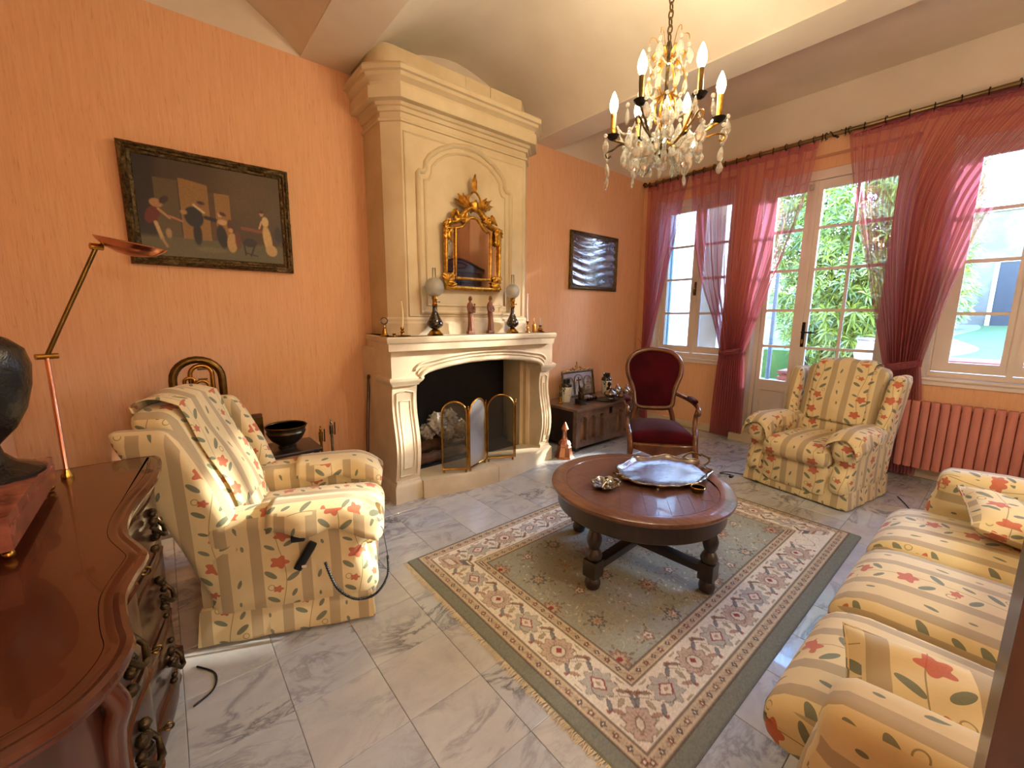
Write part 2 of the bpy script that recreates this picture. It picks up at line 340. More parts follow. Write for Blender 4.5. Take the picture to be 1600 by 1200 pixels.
# ------------------------------------------------------------------ geometry collector
class G:
    def __init__(s): s.v = []; s.f = []; s.mi = []; s.T = Matrix.Identity(4); s.m = 0
    def add(s, vs, fs):
        o = len(s.v); s.v += [tuple(s.T @ Vector(p)) for p in vs]; s.f += [tuple(i+o for i in f) for f in fs]; s.mi += [s.m]*len(fs)
        return s
    def box(s, x0, x1, y0, y1, z0, z1):
        vs = [(x, y, z) for z in (z0, z1) for y in (y0, y1) for x in (x0, x1)]
        return s.add(vs, [(0, 2, 3, 1), (4, 5, 7, 6), (0, 1, 5, 4), (2, 6, 7, 3), (0, 4, 6, 2), (1, 3, 7, 5)])
    def rbox(s, x0, x1, y0, y1, z0, z1, r=.03, n=6, fn=None):
        """rounded box; fn(x,y,z)->(x,y,z) deforms"""
        c = [(x0+x1)/2, (y0+y1)/2, (z0+z1)/2]; h = [(x1-x0)/2, (y1-y0)/2, (z1-z0)/2]; r = min(r, *h)
        idx = {}; vs = []; fs = []
        def warp(k): # denser near ends
            t = k/n*2-1; return math.copysign(abs(t)**.75, t)
        def vid(i, j, k):
            key = (i, j, k)
            if key not in idx:
                p = [warp(i)*h[0], warp(j)*h[1], warp(k)*h[2]]
                q = [max(-(h[a]-r), min(h[a]-r, p[a])) for a in range(3)]
                d = [p[a]-q[a] for a in range(3)]; L = math.sqrt(sum(x*x for x in d))
                if L > 1e-9: p = [q[a]+d[a]/L*r for a in range(3)]
                p = [p[a]+c[a] for a in range(3)]
                if fn: p = fn(*p)
                idx[key] = len(vs); vs.append(tuple(p))
            return idx[key]
        for a in range(n):
            for b in range(n):
                fs.append((vid(a, b, 0), vid(a, b+1, 0), vid(a+1, b+1, 0), vid(a+1, b, 0)))
                fs.append((vid(a, b, n), vid(a+1, b, n), vid(a+1, b+1, n), vid(a, b+1, n)))
                fs.append((vid(a, 0, b), vid(a+1, 0, b), vid(a+1, 0, b+1), vid(a, 0, b+1)))
                fs.append((vid(a, n, b), vid(a, n, b+1), vid(a+1, n, b+1), vid(a+1, n, b)))
                fs.append((vid(0, a, b), vid(0, a, b+1), vid(0, a+1, b+1), vid(0, a+1, b)))
                fs.append((vid(n, a, b), vid(n, a+1, b), vid(n, a+1, b+1), vid(n, a, b+1)))
        return s.add(vs, fs)
    def lathe(s, prof, c=(0, 0, 0), n=16, sx=1, sy=1, fn=None):
        vs = []; fs = []
        for (r, z) in prof:
            for k in range(n):
                a = 2*PI*k/n; p = (c[0]+r*math.cos(a)*sx, c[1]+r*math.sin(a)*sy, c[2]+z)
                vs.append(fn(*p) if fn else p)
        for i in range(len(prof)-1):
            for k in range(n):
                fs.append((i*n+k, i*n+(k+1) % n, (i+1)*n+(k+1) % n, (i+1)*n+k))
        if prof[0][0] > 1e-5: fs.append(tuple(reversed(range(n))))
        if prof[-1][0] > 1e-5: fs.append(tuple((len(prof)-1)*n+k for k in range(n)))
        return s.add(vs, fs)
    def tube(s, pts, r=.01, n=8, closed=False, flat=1.0):
        P = [Vector(p) for p in pts]; m = len(P)
        rs = r if isinstance(r, (list, tuple)) else [r]*m
        vs = []; fs = []; prev = None
        for i in range(m):
            if closed: d = P[(i+1) % m]-P[i-1]
            else: d = P[min(i+1, m-1)]-P[max(i-1, 0)]
            if d.length < 1e-9: d = Vector((0, 0, 1))
            d.normalize()
            if prev is None:
                a = Vector((0, 0, 1)) if abs(d.z) < .9 else Vector((1, 0, 0))
                x = a.cross(d).normalized()
            else:
                x = prev - d*prev.dot(d)
                x = x.normalized() if x.length > 1e-6 else Vector((0, 0, 1)).cross(d).normalized()
            prev = x; y = d.cross(x)
            for k in range(n):
                t = 2*PI*k/n; vs.append(tuple(P[i]+(x*math.cos(t)+y*math.sin(t)*flat)*rs[i]))
        for i in range(m if closed else m-1):
            j = (i+1) % m
            for k in range(n): fs.append((i*n+k, i*n+(k+1) % n, j*n+(k+1) % n, j*n+k))
        if not closed: fs.append(tuple(reversed(range(n)))); fs.append(tuple((m-1)*n+k for k in range(n)))
        return s.add(vs, fs)
    def sph(s, c, r, n=10, sz=1.0, sx=1.0, sy=1.0):
        m = max(4, n//2+1)
        return s.lathe([(max(r*math.sin(PI*i/m), 0.0 if i in (0, m) else 1e-4), -r*sz*math.cos(PI*i/m)) for i in range(m+1)], c, n, sx, sy)
    def prism(s, poly, a0, a1, axis='y'):
        n = len(poly)
        def p(u, v, w):
            return {'y': (u, w, v), 'x': (w, u, v), 'z': (u, v, w)}[axis]
        vs = [p(u, v, a0) for u, v in poly]+[p(u, v, a1) for u, v in poly]
        fs = [tuple(range(n)), tuple(reversed(range(n, 2*n)))]+[(i, i+n, (i+1) % n+n, (i+1) % n) for i in range(n)]
        return s.add(vs, fs)
    def grid(s, fn, nu, nv, wrapu=False):
        vs = [fn(i/nu, j/nv) for j in range(nv+1) for i in range(nu+1)]
        fs = [(j*(nu+1)+i, j*(nu+1)+i+1, (j+1)*(nu+1)+i+1, (j+1)*(nu+1)+i) for j in range(nv) for i in range(nu)]
        return s.add(vs, fs)
    def frame(s, w, h, prof, sub=1, jitter=0):
        """picture frame in XZ centred at origin, profile [(inset, depth)] towards -Y"""
        vs = []; fs = []; n = len(prof)
        per = []
        cs = [(-1, -1), (1, -1), (1, 1), (-1, 1)]
        for e in range(4):
            a = cs[e]; b = cs[(e+1) % 4]
            for k in range(sub):
                t = k/sub; per.append((a, b, t))
        for (a, b, t) in per:
            for (ins, dep) in prof:
                x = (a[0]*(1-t)+b[0]*t)*(w/2-ins); z = (a[1]*(1-t)+b[1]*t)*(h/2-ins)
                j = jitter*random.uniform(-1, 1) if jitter and 0 < t else 0
                vs.append((x, -dep-j, z))
        m = len(per)
        for i in range(m):
            j = (i+1) % m
            for k in range(n): fs.append((i*n+k, j*n+k, j*n+(k+1) % n, i*n+(k+1) % n))
        return s.add(vs, fs)
    def mesh(s, name, mats, smooth=40, uv=None, norm=True):
        me = bpy.data.meshes.new(name); me.from_pydata(s.v, [], s.f)
        if isinstance(mats, str): mats = [mats]
        for m in mats: me.materials.append(MATS[m])
        if len(mats) > 1: me.polygons.foreach_set('material_index', s.mi)
        if norm and len(s.f) < 60000:
            bm = bmesh.new(); bm.from_mesh(me); bmesh.ops.recalc_face_normals(bm, faces=bm.faces); bm.to_mesh(me); bm.free()
        if uv:
            lay = me.uv_layers.new(name='UVMap')
            off = uv if isinstance(uv, tuple) else (0, 0)
            for p in me.polygons:
                nx, ny, nz = map(abs, p.normal)
                for li in p.loop_indices:
                    c = me.vertices[me.loops[li].vertex_index].co
                    if nz >= nx and nz >= ny: w = (c.y, c.x)
                    elif ny >= nx: w = (c.x, c.z)
                    else: w = (c.y, c.z)
                    lay.data[li].uv = (w[0]+off[0], w[1]+off[1])
        if smooth:
            me.polygons.foreach_set('use_smooth', [True]*len(me.polygons))
            if smooth < 180: me.set_sharp_from_angle(angle=R(smooth))
        me.update(); return me
    def build(s, name, mats, parent=None, smooth=40, uv=None, norm=True, **props):
        o = bpy.data.objects.new(name, s.mesh(name, mats, smooth, uv, norm)); COL.objects.link(o)
        if parent is not None: o.parent = parent
        for k, v in props.items(): o[k] = v
        return o

def obj(name, me, parent=None, loc=(0, 0, 0), rot=(0, 0, 0), sc=(1, 1, 1), **props):
    o = bpy.data.objects.new(name, me); COL.objects.link(o); o.location = loc; o.rotation_euler = rot; o.scale = sc
    if parent is not None: o.parent = parent
    for k, v in props.items(): o[k] = v
    return o
def thing(name, label, cat, loc=(0, 0, 0), rz=0, group=None):
    o = bpy.data.objects.new(name, None); COL.objects.link(o); o.location = loc; o.rotation_euler = (0, 0, rz)
    o.empty_display_size = .1
    o['label'] = label; o['category'] = cat
    if group: o['group'] = group
    return o
def tag(o, label, cat, group=None):
    o['label'] = label; o['category'] = cat
    if group: o['group'] = group
    return o
KIDS = {}
def copy_tree(o, label=None, **kw):
    def rec(x, par):
        c = x.copy(); COL.objects.link(c); c.parent = par
        for ch in [k for k in bpy.data.objects if k.parent == x and k != c]: rec(ch, c)
        return c
    c = rec(o, None)
    if label: c['label'] = label
    return c
def arc(cx, cz, r, a0, a1, n): return [(cx+r*math.cos(R(a0+(a1-a0)*i/n)), cz+r*math.sin(R(a0+(a1-a0)*i/n))) for i in range(n+1)]
def cat_spline(pts, k=6):
    P = [Vector(p) for p in pts]; out = []
    for i in range(len(P)-1):
        p0 = P[max(i-1, 0)]; p1 = P[i]; p2 = P[i+1]; p3 = P[min(i+2, len(P)-1)]
        for j in range(k):
            t = j/k
            out.append(.5*((2*p1)+(-p0+p2)*t+(2*p0-5*p1+4*p2-p3)*t*t+(-p0+3*p1-3*p2+p3)*t**3))
    out.append(P[-1]); return [tuple(p) for p in out]
ST = dict(kind='structure')
YW, XW = 3.264, 4.9          # fireplace wall, window wall
YF, XL = -1.62, -0.64        # wall behind the sofa, wall behind the bureau
ZC = 3.02

# ------------------------------------------------------------------ floor
def cam_px(p):
    v = Vector(p)-Vector((0, 0, 1.35)); d = v.dot(fw)
    return (800+FPX*v.dot(r2)/d, 600-FPX*v.dot(u2)/d) if d > .05 else (-9e9, 0)
g = G(); g.box(XL-.1, XW+.35, YF-.1, YW+.1, -.12, -.004); floor = g.build('floor', 'grout', **ST)
TX, TY = .29, .285
g = G(); b = .0007; e = .0014
vs = [(b, b, -.01), (TX-b, b, -.01), (TX-b, TY-b, -.01), (b, TY-b, -.01), (b, b, -e), (TX-b, b, -e), (TX-b, TY-b, -e), (b, TY-b, -e),
      (b+e, b+e, 0), (TX-b-e, b+e, 0), (TX-b-e, TY-b-e, 0), (b+e, TY-b-e, 0)]
g.add(vs, [(0, 1, 5, 4), (1, 2, 6, 5), (2, 3, 7, 6), (3, 0, 4, 7), (4, 5, 9, 8), (5, 6, 10, 9), (6, 7, 11, 10), (7, 4, 8, 11), (8, 9, 10, 11)])
tile_me = g.mesh('tile', 'marble_tile', smooth=0)
rest = G(); ntile = 0
for i in range(-3, 16):
    for j in range(-10, 7):
        x = .227+TX*i; y = 1.14+TY*j
        if x < XL-TX or x > XW or y > YW or y < YF-TY: continue
        seen = any(-60 < cam_px((x+a*TX, y+c*TY, 0))[0] < 1660 and -60 < cam_px((x+a*TX, y+c*TY, 0))[1] < 1260 for a in (0, 1) for c in (0, 1))
        under = (x > .95 and x+TX < 3.15 and y > .5 and y+TY < 1.9) or (x > 1.1 and x+TX < 2.7 and y+TY < .1) or x+TX < -.1 or y+TY < -.35
        if seen and not under:
            obj('tile', tile_me, floor, (x, y, 0)); ntile += 1
        else:
            rest.T = Matrix.Translation((x, y, 0)); rest.add(vs, [(4, 5, 9, 8), (5, 6, 10, 9), (6, 7, 11, 10), (7, 4, 8, 11), (8, 9, 10, 11)])
rest.build('tile_field', 'marble_tile', floor, smooth=0, kind='stuff')

# ------------------------------------------------------------------ walls
g = G(); g.box(XL-.15, XW+.3, YW, YW+.2, -.1, ZC)
g.m = 1; g.box(XL-.15, XW+.3, YW, YW+.2, ZC, 3.5)
g.build('wall_back', ['wallpaper', 'ceiling_plaster'], smooth=0, **ST)
def ywall(name, x0, x1, holes, y0, y1):
    g = G(); cuts = sorted(holes); cur = y0
    def col(a, b_, z0, z1):
        if z0 < ZC: g.m = 0; g.box(x0, x1, a, b_, z0, min(z1, ZC))
        if z1 > ZC: g.m = 1; g.box(x0, x1, a, b_, max(z0, ZC), z1)
    for (a, b_, z0, z1) in cuts:
        col(cur, a, -.1, 3.5)
        if z0 > 0: g.m = 0; g.box(x0, x1, a, b_, -.1, z0)
        col(a, b_, z1, 3.5); cur = b_
    col(cur, y1, -.1, 3.5)
    return g
HOLES = [(-.54, .48, .86, 2.842), (.69, 1.86, .16, 2.842), (2.12, 3.04, .86, 2.842)]
ywall('wall_right', XW, XW+.3, HOLES, YF-.2, YW).build('wall_right', ['wallpaper', 'ceiling_plaster'], smooth=0, **ST)
g = G(); g.box(XL-.15, XL, YF-.2, YW, -.1, ZC); g.m = 1; g.box(XL-.15, XL, YF-.2, YW, ZC, 3.5)
g.build('wall_left', ['wallpaper', 'ceiling_plaster'], smooth=0, **ST)
g = G(); g.box(XL-.15, XW+.3, YF-.2, YF, -.1, ZC); g.m = 1; g.box(XL-.15, XW+.3, YF-.2, YF, ZC, 3.5)
g.build('wall_front', ['wallpaper', 'ceiling_plaster'], smooth=0, **ST)
# lintel filling behind the soffit, above the frames
g = G()
for (a, b_, z0, z1) in HOLES: g.box(XW+.10, XW+.3, a, b_, 2.74, 2.842)
g.build('trim_1', 'wallpaper', smooth=0, **ST)
# skirting
g = G(); g.box(XW-.016, XW, 1.86, YW, 0, .085); g.box(XW-.016, XW, YF, .69, 0, .085)
g.build('baseboard_right', 'limestone_pale', **ST)
g = G(); g.box(2.66, XW-.016, YW-.014, YW, 0, .085); g.box(XL, 1.2, YW-.014, YW, 0, .085)
g.build('baseboard_back', 'limestone_pale', **ST)
# ceiling: beams with coved bays between
B1, B2 = (.885, 1.205), (2.99, 3.29)
def bay(name, x0, x1):
    g = G()
    def gz(d): return .38*(1-(1-min(max(d, 0), .95)/.95)**2)
    nx = 26; ny = 40
    xs = [x0+(x1-x0)*(.5-.5*math.cos(PI*i/nx)) for i in range(nx+1)]; ys = [YF+(YW-YF)*(.5-.5*math.cos(PI*j/ny)) for j in range(ny+1)]
    vs = []
    for y in ys:
        for x in xs:
            d = min(x-x0, x1-x) if x1 < XW else x-x0
            vs.append((x, y, ZC+.012+gz(d)))
    fs = [(j*(nx+1)+i, j*(nx+1)+i+1, (j+1)*(nx+1)+i+1, (j+1)*(nx+1)+i) for j in range(ny) for i in range(nx)]
    g.add(vs, fs)
    return g.build(name, 'ceiling_plaster', smooth=60, norm=False, **ST)
bay('ceiling', XL, B1[0]); bay('ceiling', B1[1], B2[0]); bay('ceiling', B2[1], XW)
g = G(); g.box(B1[0], B1[1], YF, YW, ZC, 3.42); g.build('trim_2', 'ceiling_plaster', **ST)
g = G(); g.box(B2[0], B2[1], YF, YW, ZC, 3.42); g.build('trim_3', 'ceiling_plaster', **ST)
g = G(); g.box(XL-.15, XW+.3, YF-.2, YW+.2, 3.46, 3.6); g.build('trim_4', 'ceiling_plaster', **ST)

# ------------------------------------------------------------------ windows and the french door
XF = 5.05
def casement(root, y0, y1, z0, z1, ypanes, bars, zg0, zg1, name='sash'):
    """one leaf: frame box y0..y1; glass columns given as (ya,yb) list; bars = z of muntins"""
    g = G(); x0, x1 = XF-.02, XF+.02
    cols = sorted(ypanes)
    cur = y0
    for (a, b_) in cols:
        g.box(x0, x1, cur, a, z0, z1) if (cur == y0) else g.box(x0+.008, x1-.008, cur, a, zg0, zg1)
        cur = b_
    g.box(x0, x1, cur, y1, z0, z1)
    ya, yb = cols[0][0], cols[-1][1]
    g.box(x0, x1, ya, yb, z0, zg0); g.box(x0, x1, ya, yb, zg1, z1)
    leaf = g.build(name, 'white_paint', root)
    zs = [zg0]+list(bars)+[zg1]
    for b_ in bars:
        for (a, c) in cols:
            m = G(); m.box(x0+.006, x1-.006, a, c, b_-.013, b_+.013); m.build('glazing_bar', 'white_paint', leaf)
    for k in range(len(zs)-1):
        lo = zs[k]+(.013 if k else 0); hi = zs[k+1]-(.013 if k < len(zs)-2 else 0)
        for (a, c) in cols:
            m = G(); m.box(XF-.002, XF+.002, a, c, lo, hi); m.build('pane', 'window_glass', leaf)
    return leaf
def window(name, y0, y1, colsA, colsB, mid, label):
    r = bpy.data.objects.new(name, None); COL.objects.link(r); r['kind'] = 'structure'
    g = G(); x0, x1 = XF-.03, XF+.05
    z0, z1, hz = .86, 2.75, 2.66
    g.box(x0, x1, y0, y0+.045, z0, z1); g.box(x0, x1, y1-.045, y1, z0, z1); g.box(x0, x1, y0+.045, y1-.045, hz, z1); g.box(x0, x1, y0+.045, y1-.045, z0, z0+.04)
    g.build('window_frame', 'white_paint', r)
    g = G(); g.rbox(XW-.035, XF-.03, y0-.03, y1+.03, .835, .862, .008, 4); g.box(XW-.018, XW+.01, y0-.03, y1+.03, .80, .836); g.build('window_sill', 'white_paint', r)
    # casing strips on the wall face
    g = G(); g.box(XW-.006, XF-.03, y1-.03, y1+.012, .862, 2.745); g.box(XW-.006, XF-.03, y0-.012, y0+.03, .862, 2.745); g.build('reveal_lining', 'white_paint', r)
    bars = (1.387, 1.80, 2.19)
    casement(r, y0+.047, mid-.002, .905, 2.655, colsA, bars, .985, 2.59)
    l2 = casement(r, mid+.002, y1-.047, .905, 2.655, colsB, bars, .985, 2.59)
    g = G(); g.box(XF-.032, XF-.02, mid-.018, mid+.018, 0.9, 2.655); g.build('meeting_strip', 'white_paint', r)
    g = G(); g.rbox(XF-.04, XF-.03, mid-.014, mid+.014, 1.60, 1.76, .004, 3); g.tube([(XF-.045, mid, 1.68), (XF-.075, mid, 1.68), (XF-.08, mid, 1.64), (XF-.08, mid-.005, 1.60)], [.008, .008, .007, .005]); g.build('window_handle', 'old_brass', r)
    return r
window('window_1', 2.12, 3.04, [(2.215, 2.495)], [(2.62, 2.945)], 2.556, '')
window('window_2', -.54, .48, [(-.40, -.065)], [(.05, .335)], -.006, '')
door = bpy.data.objects.new('door_1', None); COL.objects.link(door); door['kind'] = 'structure'
g = G(); x0, x1 = XF-.04, XF+.05
g.box(x0, x1, 1.80, 1.86, .16, 2.75); g.box(x0, x1, .69, .745, .16, 2.75); g.box(x0, x1, .745, 1.80, 2.655, 2.75); g.build('door_frame', 'white_paint', door)
g = G(); g.box(XW-.006, XF-.04, 1.835, 1.872, .16, 2.745); g.box(XW-.006, XF-.04, .678, .715, .16, 2.745); g.build('reveal_lining', 'white_paint', door)
dbars = (1.04, 1.418, 1.82, 2.215)
for (a, b_, cols) in ((1.425, 1.797, [(1.498, 1.757)]), (.748, 1.421, [(.825, 1.082), (1.108, 1.363)])):
    lf = casement(door, a, b_, .20, 2.65, cols, dbars, .675, 2.57, 'door_leaf')
    ya, yb = cols[0][0], cols[-1][1]
    m = G(); m.frame(yb-ya-.01, .27, [(0, 0), (0, .012), (.012, .012), (.02, 0)])
    pm = G(); pm.T = Matrix.Translation((XF-.021, (ya+yb)/2, .44)) @ Matrix.Rotation(-PI/2, 4, 'Z'); pm.add(m.v, m.f); pm.build('panel_moulding', 'white_paint', lf)
g = G(); g.box(XF-.036, XF-.02, 1.405, 1.441, .20, 2.65); g.build('meeting_strip', 'white_paint', door)
g = G(); g.rbox(XF-.046, XF-.034, 1.375, 1.405, 1.05, 1.30, .005, 4); g.tube([(XF-.04, 1.39, 1.20), (XF-.085, 1.39, 1.20), (XF-.092, 1.37, 1.20), (XF-.088, 1.27, 1.197)], [.009, .009, .009, .007]); dh = g.build('door_handle', 'dark_iron', door)
g = G(); g.rbox(XF-.056, XF-.045, 1.382, 1.398, 1.08, 1.13, .004, 3); g.build('lock_cylinder', 'brass', dh)
g = G(); g.box(XF-.05, XF-.034, 1.44, 1.47, 2.57, 2.62); g.build('bolt_case', 'paper', door)
g = G(); g.box(XW-.004, XW+.3, .69, 1.86, 0, .16); g.box(XW-.14, XW-.004, .64, 1.92, 0, .075)
g.build('trim_5', 'limestone_pale', **ST)
# open shutters outside
for k, (y, zz0, lab) in enumerate(((3.06, .86, 'pale blue shutter folded open beside the left window'), (1.88, .16, 'pale blue shutter folded open beside the glazed door'))):
    s = thing('window_shutter', lab, 'shutter', (5.2, y, zz0))
    hgt = 2.75-zz0
    g = G(); g.box(0, .16, 0, .03, 0, .08); g.box(0, .16, 0, .03, hgt-.08, hgt); g.box(0, .04, 0, .03, 0, hgt); g.box(.12, .16, 0, .03, 0, hgt); g.build('shutter_frame', 'shutter_blue', s)
    g = G(); g.box(.04, .12, .008, .02, .08, hgt-.08); g.build('shutter_board', 'shutter_blue', s)
#PART2
# ------------------------------------------------------------------ fireplace
def foot(g, path, prof, cap=True):
    """sweep closed profile [(outward offset, z)] along an open footprint path"""
    P = [Vector((x, y)) for x, y in path]; n = len(P); M = []
    for i in range(n):
        ns = []
        if i > 0: d = (P[i]-P[i-1]).normalized(); ns.append(Vector((d.y, -d.x)))
        if i < n-1: d = (P[i+1]-P[i]).normalized(); ns.append(Vector((d.y, -d.x)))
        m = sum(ns, Vector((0, 0))).normalized(); m = m/max(.35, m.dot(ns[0])); M.append(m)
    k = len(prof); vs = []
    for i in range(n):
        for (o, z) in prof: q = P[i]+M[i]*o; vs.append((q.x, q.y, z))
    fs = [(i*k+j, (i+1)*k+j, (i+1)*k+(j+1) % k, i*k+(j+1) % k) for i in range(n-1) for j in range(k)]
    if cap: fs += [tuple(range(k)), tuple(reversed(range((n-1)*k, n*k)))]
    return g.add(vs, fs)
def solid(g, path, z0, z1, close_y=YW-.005):
    poly = list(path)+[(path[-1][0], close_y), (path[0][0], close_y)] if path[0][1] < close_y-.01 else list(path)
    return g.prism(poly, z0, z1, 'z')

fp = thing('fireplace', 'tall pale carved limestone fireplace with arched hearth opening and chimney hood', 'fireplace', (0, 0, 0))
YB = YW-.004
HP = [(1.283, YB), (1.283, 2.952), (1.315, 2.915), (1.345, 2.885), (1.385, 2.85), (2.516, 2.85), (2.62, 2.952), (2.62, YB)]
g = G(); g.prism(HP, 1.2, 2.72, 'z'); g.build('hood', 'limestone', fp, smooth=20)
g = G(); foot(g, HP, [(-.02, 2.695), (.014, 2.70), (.018, 2.725), (.034, 2.73), (.038, 2.75), (.082, 2.752), (.088, 2.765), (.088, 2.825), (.070, 2.832), (.074, 2.85), (.086, 2.862), (.104, 2.874), (.108, 2.895), (.126, 2.90), (.130, 2.925), (.122, 2.94), (.10, 2.945), (-.02, 2.945)])
g.build('cornice', 'limestone', fp, smooth=30)
g = G(); foot(g, HP, [(-.01, 2.635), (.012, 2.64), (.016, 2.65), (.012, 2.66), (-.01, 2.665)]); g.build('astragal', 'limestone', fp, smooth=30)
def fr_arc(): # rounded left corner
    return [(1.22, YB), (1.22, 3.02)]+[(1.36-.14*math.cos(R(a)), 3.01-.14*math.sin(R(a))) for a in (15, 35, 55, 75, 90)]
fz = fr_arc()
g = G(); g.prism(fz+[(1.93, 2.87), (1.93, YB)], 2.93, 3.10, 'z'); g.build('frieze_stone', 'limestone', fp, smooth=30)
g = G(); g.prism([(1.934, 2.871), (2.16, 2.871), (2.16, YB), (1.934, YB)], 2.93, 3.10, 'z'); g.build('frieze_stone', 'limestone', fp, smooth=30)
g = G(); g.prism([(2.164, 2.87), (2.48, 2.87), (2.60, 2.97), (2.62, YB), (2.164, YB)], 2.93, 3.10, 'z'); g.build('frieze_stone', 'limestone', fp, smooth=30)
def ytube(g, pts, y, r, flat=1.0, closed=True, n=6):
    g.tube([(x, y, z) for x, z in pts], r, n, closed)
mir = lambda L, c: L+[(2*c-x, z) for x, z in reversed(L)]
PAN = mir([(1.50, 1.365), (1.50, 1.8), (1.50, 2.335), (1.512, 2.35), (1.545, 2.352), (1.562, 2.375), (1.566, 2.42), (1.60, 2.468), (1.68, 2.53), (1.80, 2.585), (1.91, 2.602)], 1.925)
PAN2 = mir([(1.555, 1.42), (1.555, 1.8), (1.555, 2.30), (1.59, 2.31), (1.612, 2.35), (1.618, 2.40), (1.66, 2.45), (1.74, 2.505), (1.83, 2.535), (1.91, 2.545)], 1.925)
g = G(); ytube(g, PAN, 2.852, .020); ytube(g, PAN2, 2.852, .011); g.build('hood_panel_moulding', 'limestone', fp, smooth=60)
g = G(); ytube(g, [(1.405, 1.34), (1.405, 2.58), (2.49, 2.58), (2.49, 1.34)], 2.852, .010); g.build('hood_border_moulding', 'limestone', fp, smooth=60)
g = G(); foot(g, HP[1:-1], [(0, 1.2), (.028, 1.2), (.028, 1.285), (.018, 1.30), (.018, 1.315), (.006, 1.33), (0, 1.33)]); g.build('hood_plinth', 'limestone_pale', fp, smooth=30)
MP = [(1.23, YB), (1.135, 2.625), (2.69, 2.625), (2.63, YB)]
g = G(); g.prism([(1.235, YB), (1.14, 2.63), (2.685, 2.63), (2.625, YB)], 1.105, 1.195, 'z')
foot(g, MP, [(-.08, 1.09), (-.054, 1.09), (-.048, 1.108), (-.034, 1.122), (-.030, 1.136), (-.012, 1.140), (-.010, 1.152), (.004, 1.158), (.010, 1.17), (.010, 1.19), (.002, 1.2), (-.08, 1.2)])
g.add([(1.235, YB, 1.2), (1.15, 2.64, 1.2), (2.675, 2.64, 1.2), (2.62, YB, 1.2)], [(0, 1, 2, 3)])
g.build('mantel_shelf', 'limestone_pale', fp, smooth=30)
# lintel with basket arch
ARCH = [(1.39, .90), (1.395, .915), (1.42, .935), (1.455, .95), (1.52, .965), (1.65, .985), (1.82, 1.0), (1.99, 1.004), (2.16, 1.0), (2.33, .985), (2.46, .965), (2.525, .95), (2.56, .935), (2.585, .915), (2.59, .90)]
g = G(); g.prism([(1.175, .90)]+ARCH+[(2.715, .90), (2.715, 1.11), (1.175, 1.11)], 2.68, 2.86, 'y'); g.build('lintel', 'limestone_pale', fp, smooth=20)
ext = [(1.392, .86)]+ARCH+[(2.588, .86)]
g = G(); g.tube([(x, 2.682, z+.006) for x, z in ARCH], .020, 8); g.tube([(x+(-.022 if x < 1.99 else .022)*(z < .96), 2.681, z+.035) for x, z in ARCH], .010, 6); g.tube([(x+(-.04 if x < 1.99 else .04)*(z < .96), 2.681, z+.062) for x, z in ARCH], .013, 6)
g.build('arch_moulding', 'limestone_pale', fp, smooth=60)
for (a, b_) in ((1.175, 1.39), (2.59, 2.735)):
    p = G(); zz = [(.13+.73*i/12) for i in range(13)]
    fy = lambda z: 2.715-.028*math.sin((z-.13)/.73*2*PI-.5)-.012*(z-.13)
    p.prism([(fy(z), z) for z in zz]+[(2.87, .86), (2.87, .13)], a+.02, b_-.008, 'x')
    pil = p.build('pilaster', 'limestone_pale', fp, smooth=30)
    q = G(); x0, x1 = a+.05, b_-.035
    loop = [(x0, fy(z)-.001, z) for z in zz[1:-1]]+[((x0+x1)/2, fy(.81)-.001, .815)]+[(x1, fy(z)-.001, z) for z in reversed(zz[1:-1])]
    q.tube(loop, .007, 6, True)
    xm0, xm1 = x0+.025, x1-.025; loop = [(xm0, fy(z)-.001, z) for z in zz[2:-2]]+[(xm1, fy(z)-.001, z) for z in reversed(zz[2:-2])]
    q.tube(loop, .004, 6, True); q.build('pilaster_moulding', 'limestone_pale', pil, smooth=60)
    p = G(); foot(p, [(a+.012, YB-.3), (a+.012, 2.70), (b_-.004, 2.70), (b_-.004, YB-.3)], [(-.05, .855), (.0, .855), (.006, .868), (.022, .885), (.03, .90), (.03, .912), (.012, .922), (-.05, .922)]); p.build('capital', 'limestone_pale', fp, smooth=30)
    p = G(); foot(p, [(a, YB-.1), (a, 2.685), (b_+.008, 2.685), (b_+.008, YB-.3)], [(-.05, 0), (0, 0), (0, .115), (-.006, .128), (-.018, .14), (-.022, .16), (-.05, .16)]); p.box(a+.02, b_-.01, 2.71, 2.86, 0, .15); p.build('plinth', 'limestone_pale', fp, smooth=30)
for (a, b_) in ((1.197, 1.388), (2.592, 2.715)): g = G(); g.box(a, b_, 2.86, YB, 0, 1.11); g.build('side_cheek', 'limestone_pale', fp)
bow = lambda x: 2.665-.105*math.sin(PI*(x-1.385)/(2.60-1.385))
for (a, b_) in ((1.385, 2.008), (2.012, 2.60)):
    p = G(); xs = [a+(b_-a)*i/12 for i in range(13)]; p.prism([(x, bow(x)) for x in xs]+[(b_, 2.90), (a, 2.90)], 0, .135, 'z'); p.build('hearth_stone', 'limestone_pale', fp, smooth=30)
g = G(); g.box(1.39, 2.59, 2.90, YB, 0, .128); g.box(1.388, 2.592, 3.235, YB, .12, 1.08); g.box(1.388, 1.394, 2.87, 3.24, .12, 1.08); g.box(1.388, 2.592, 2.86, 3.24, 1.03, 1.1); g.build('firebox', 'soot', fp, smooth=0)
g = G(); g.box(2.52, 2.593, 2.90, 3.08, .128, 1.03); g.box(2.56, 2.593, 2.86, 2.90, .128, 1.03); g.build('inner_jamb', 'limestone', fp, smooth=0)
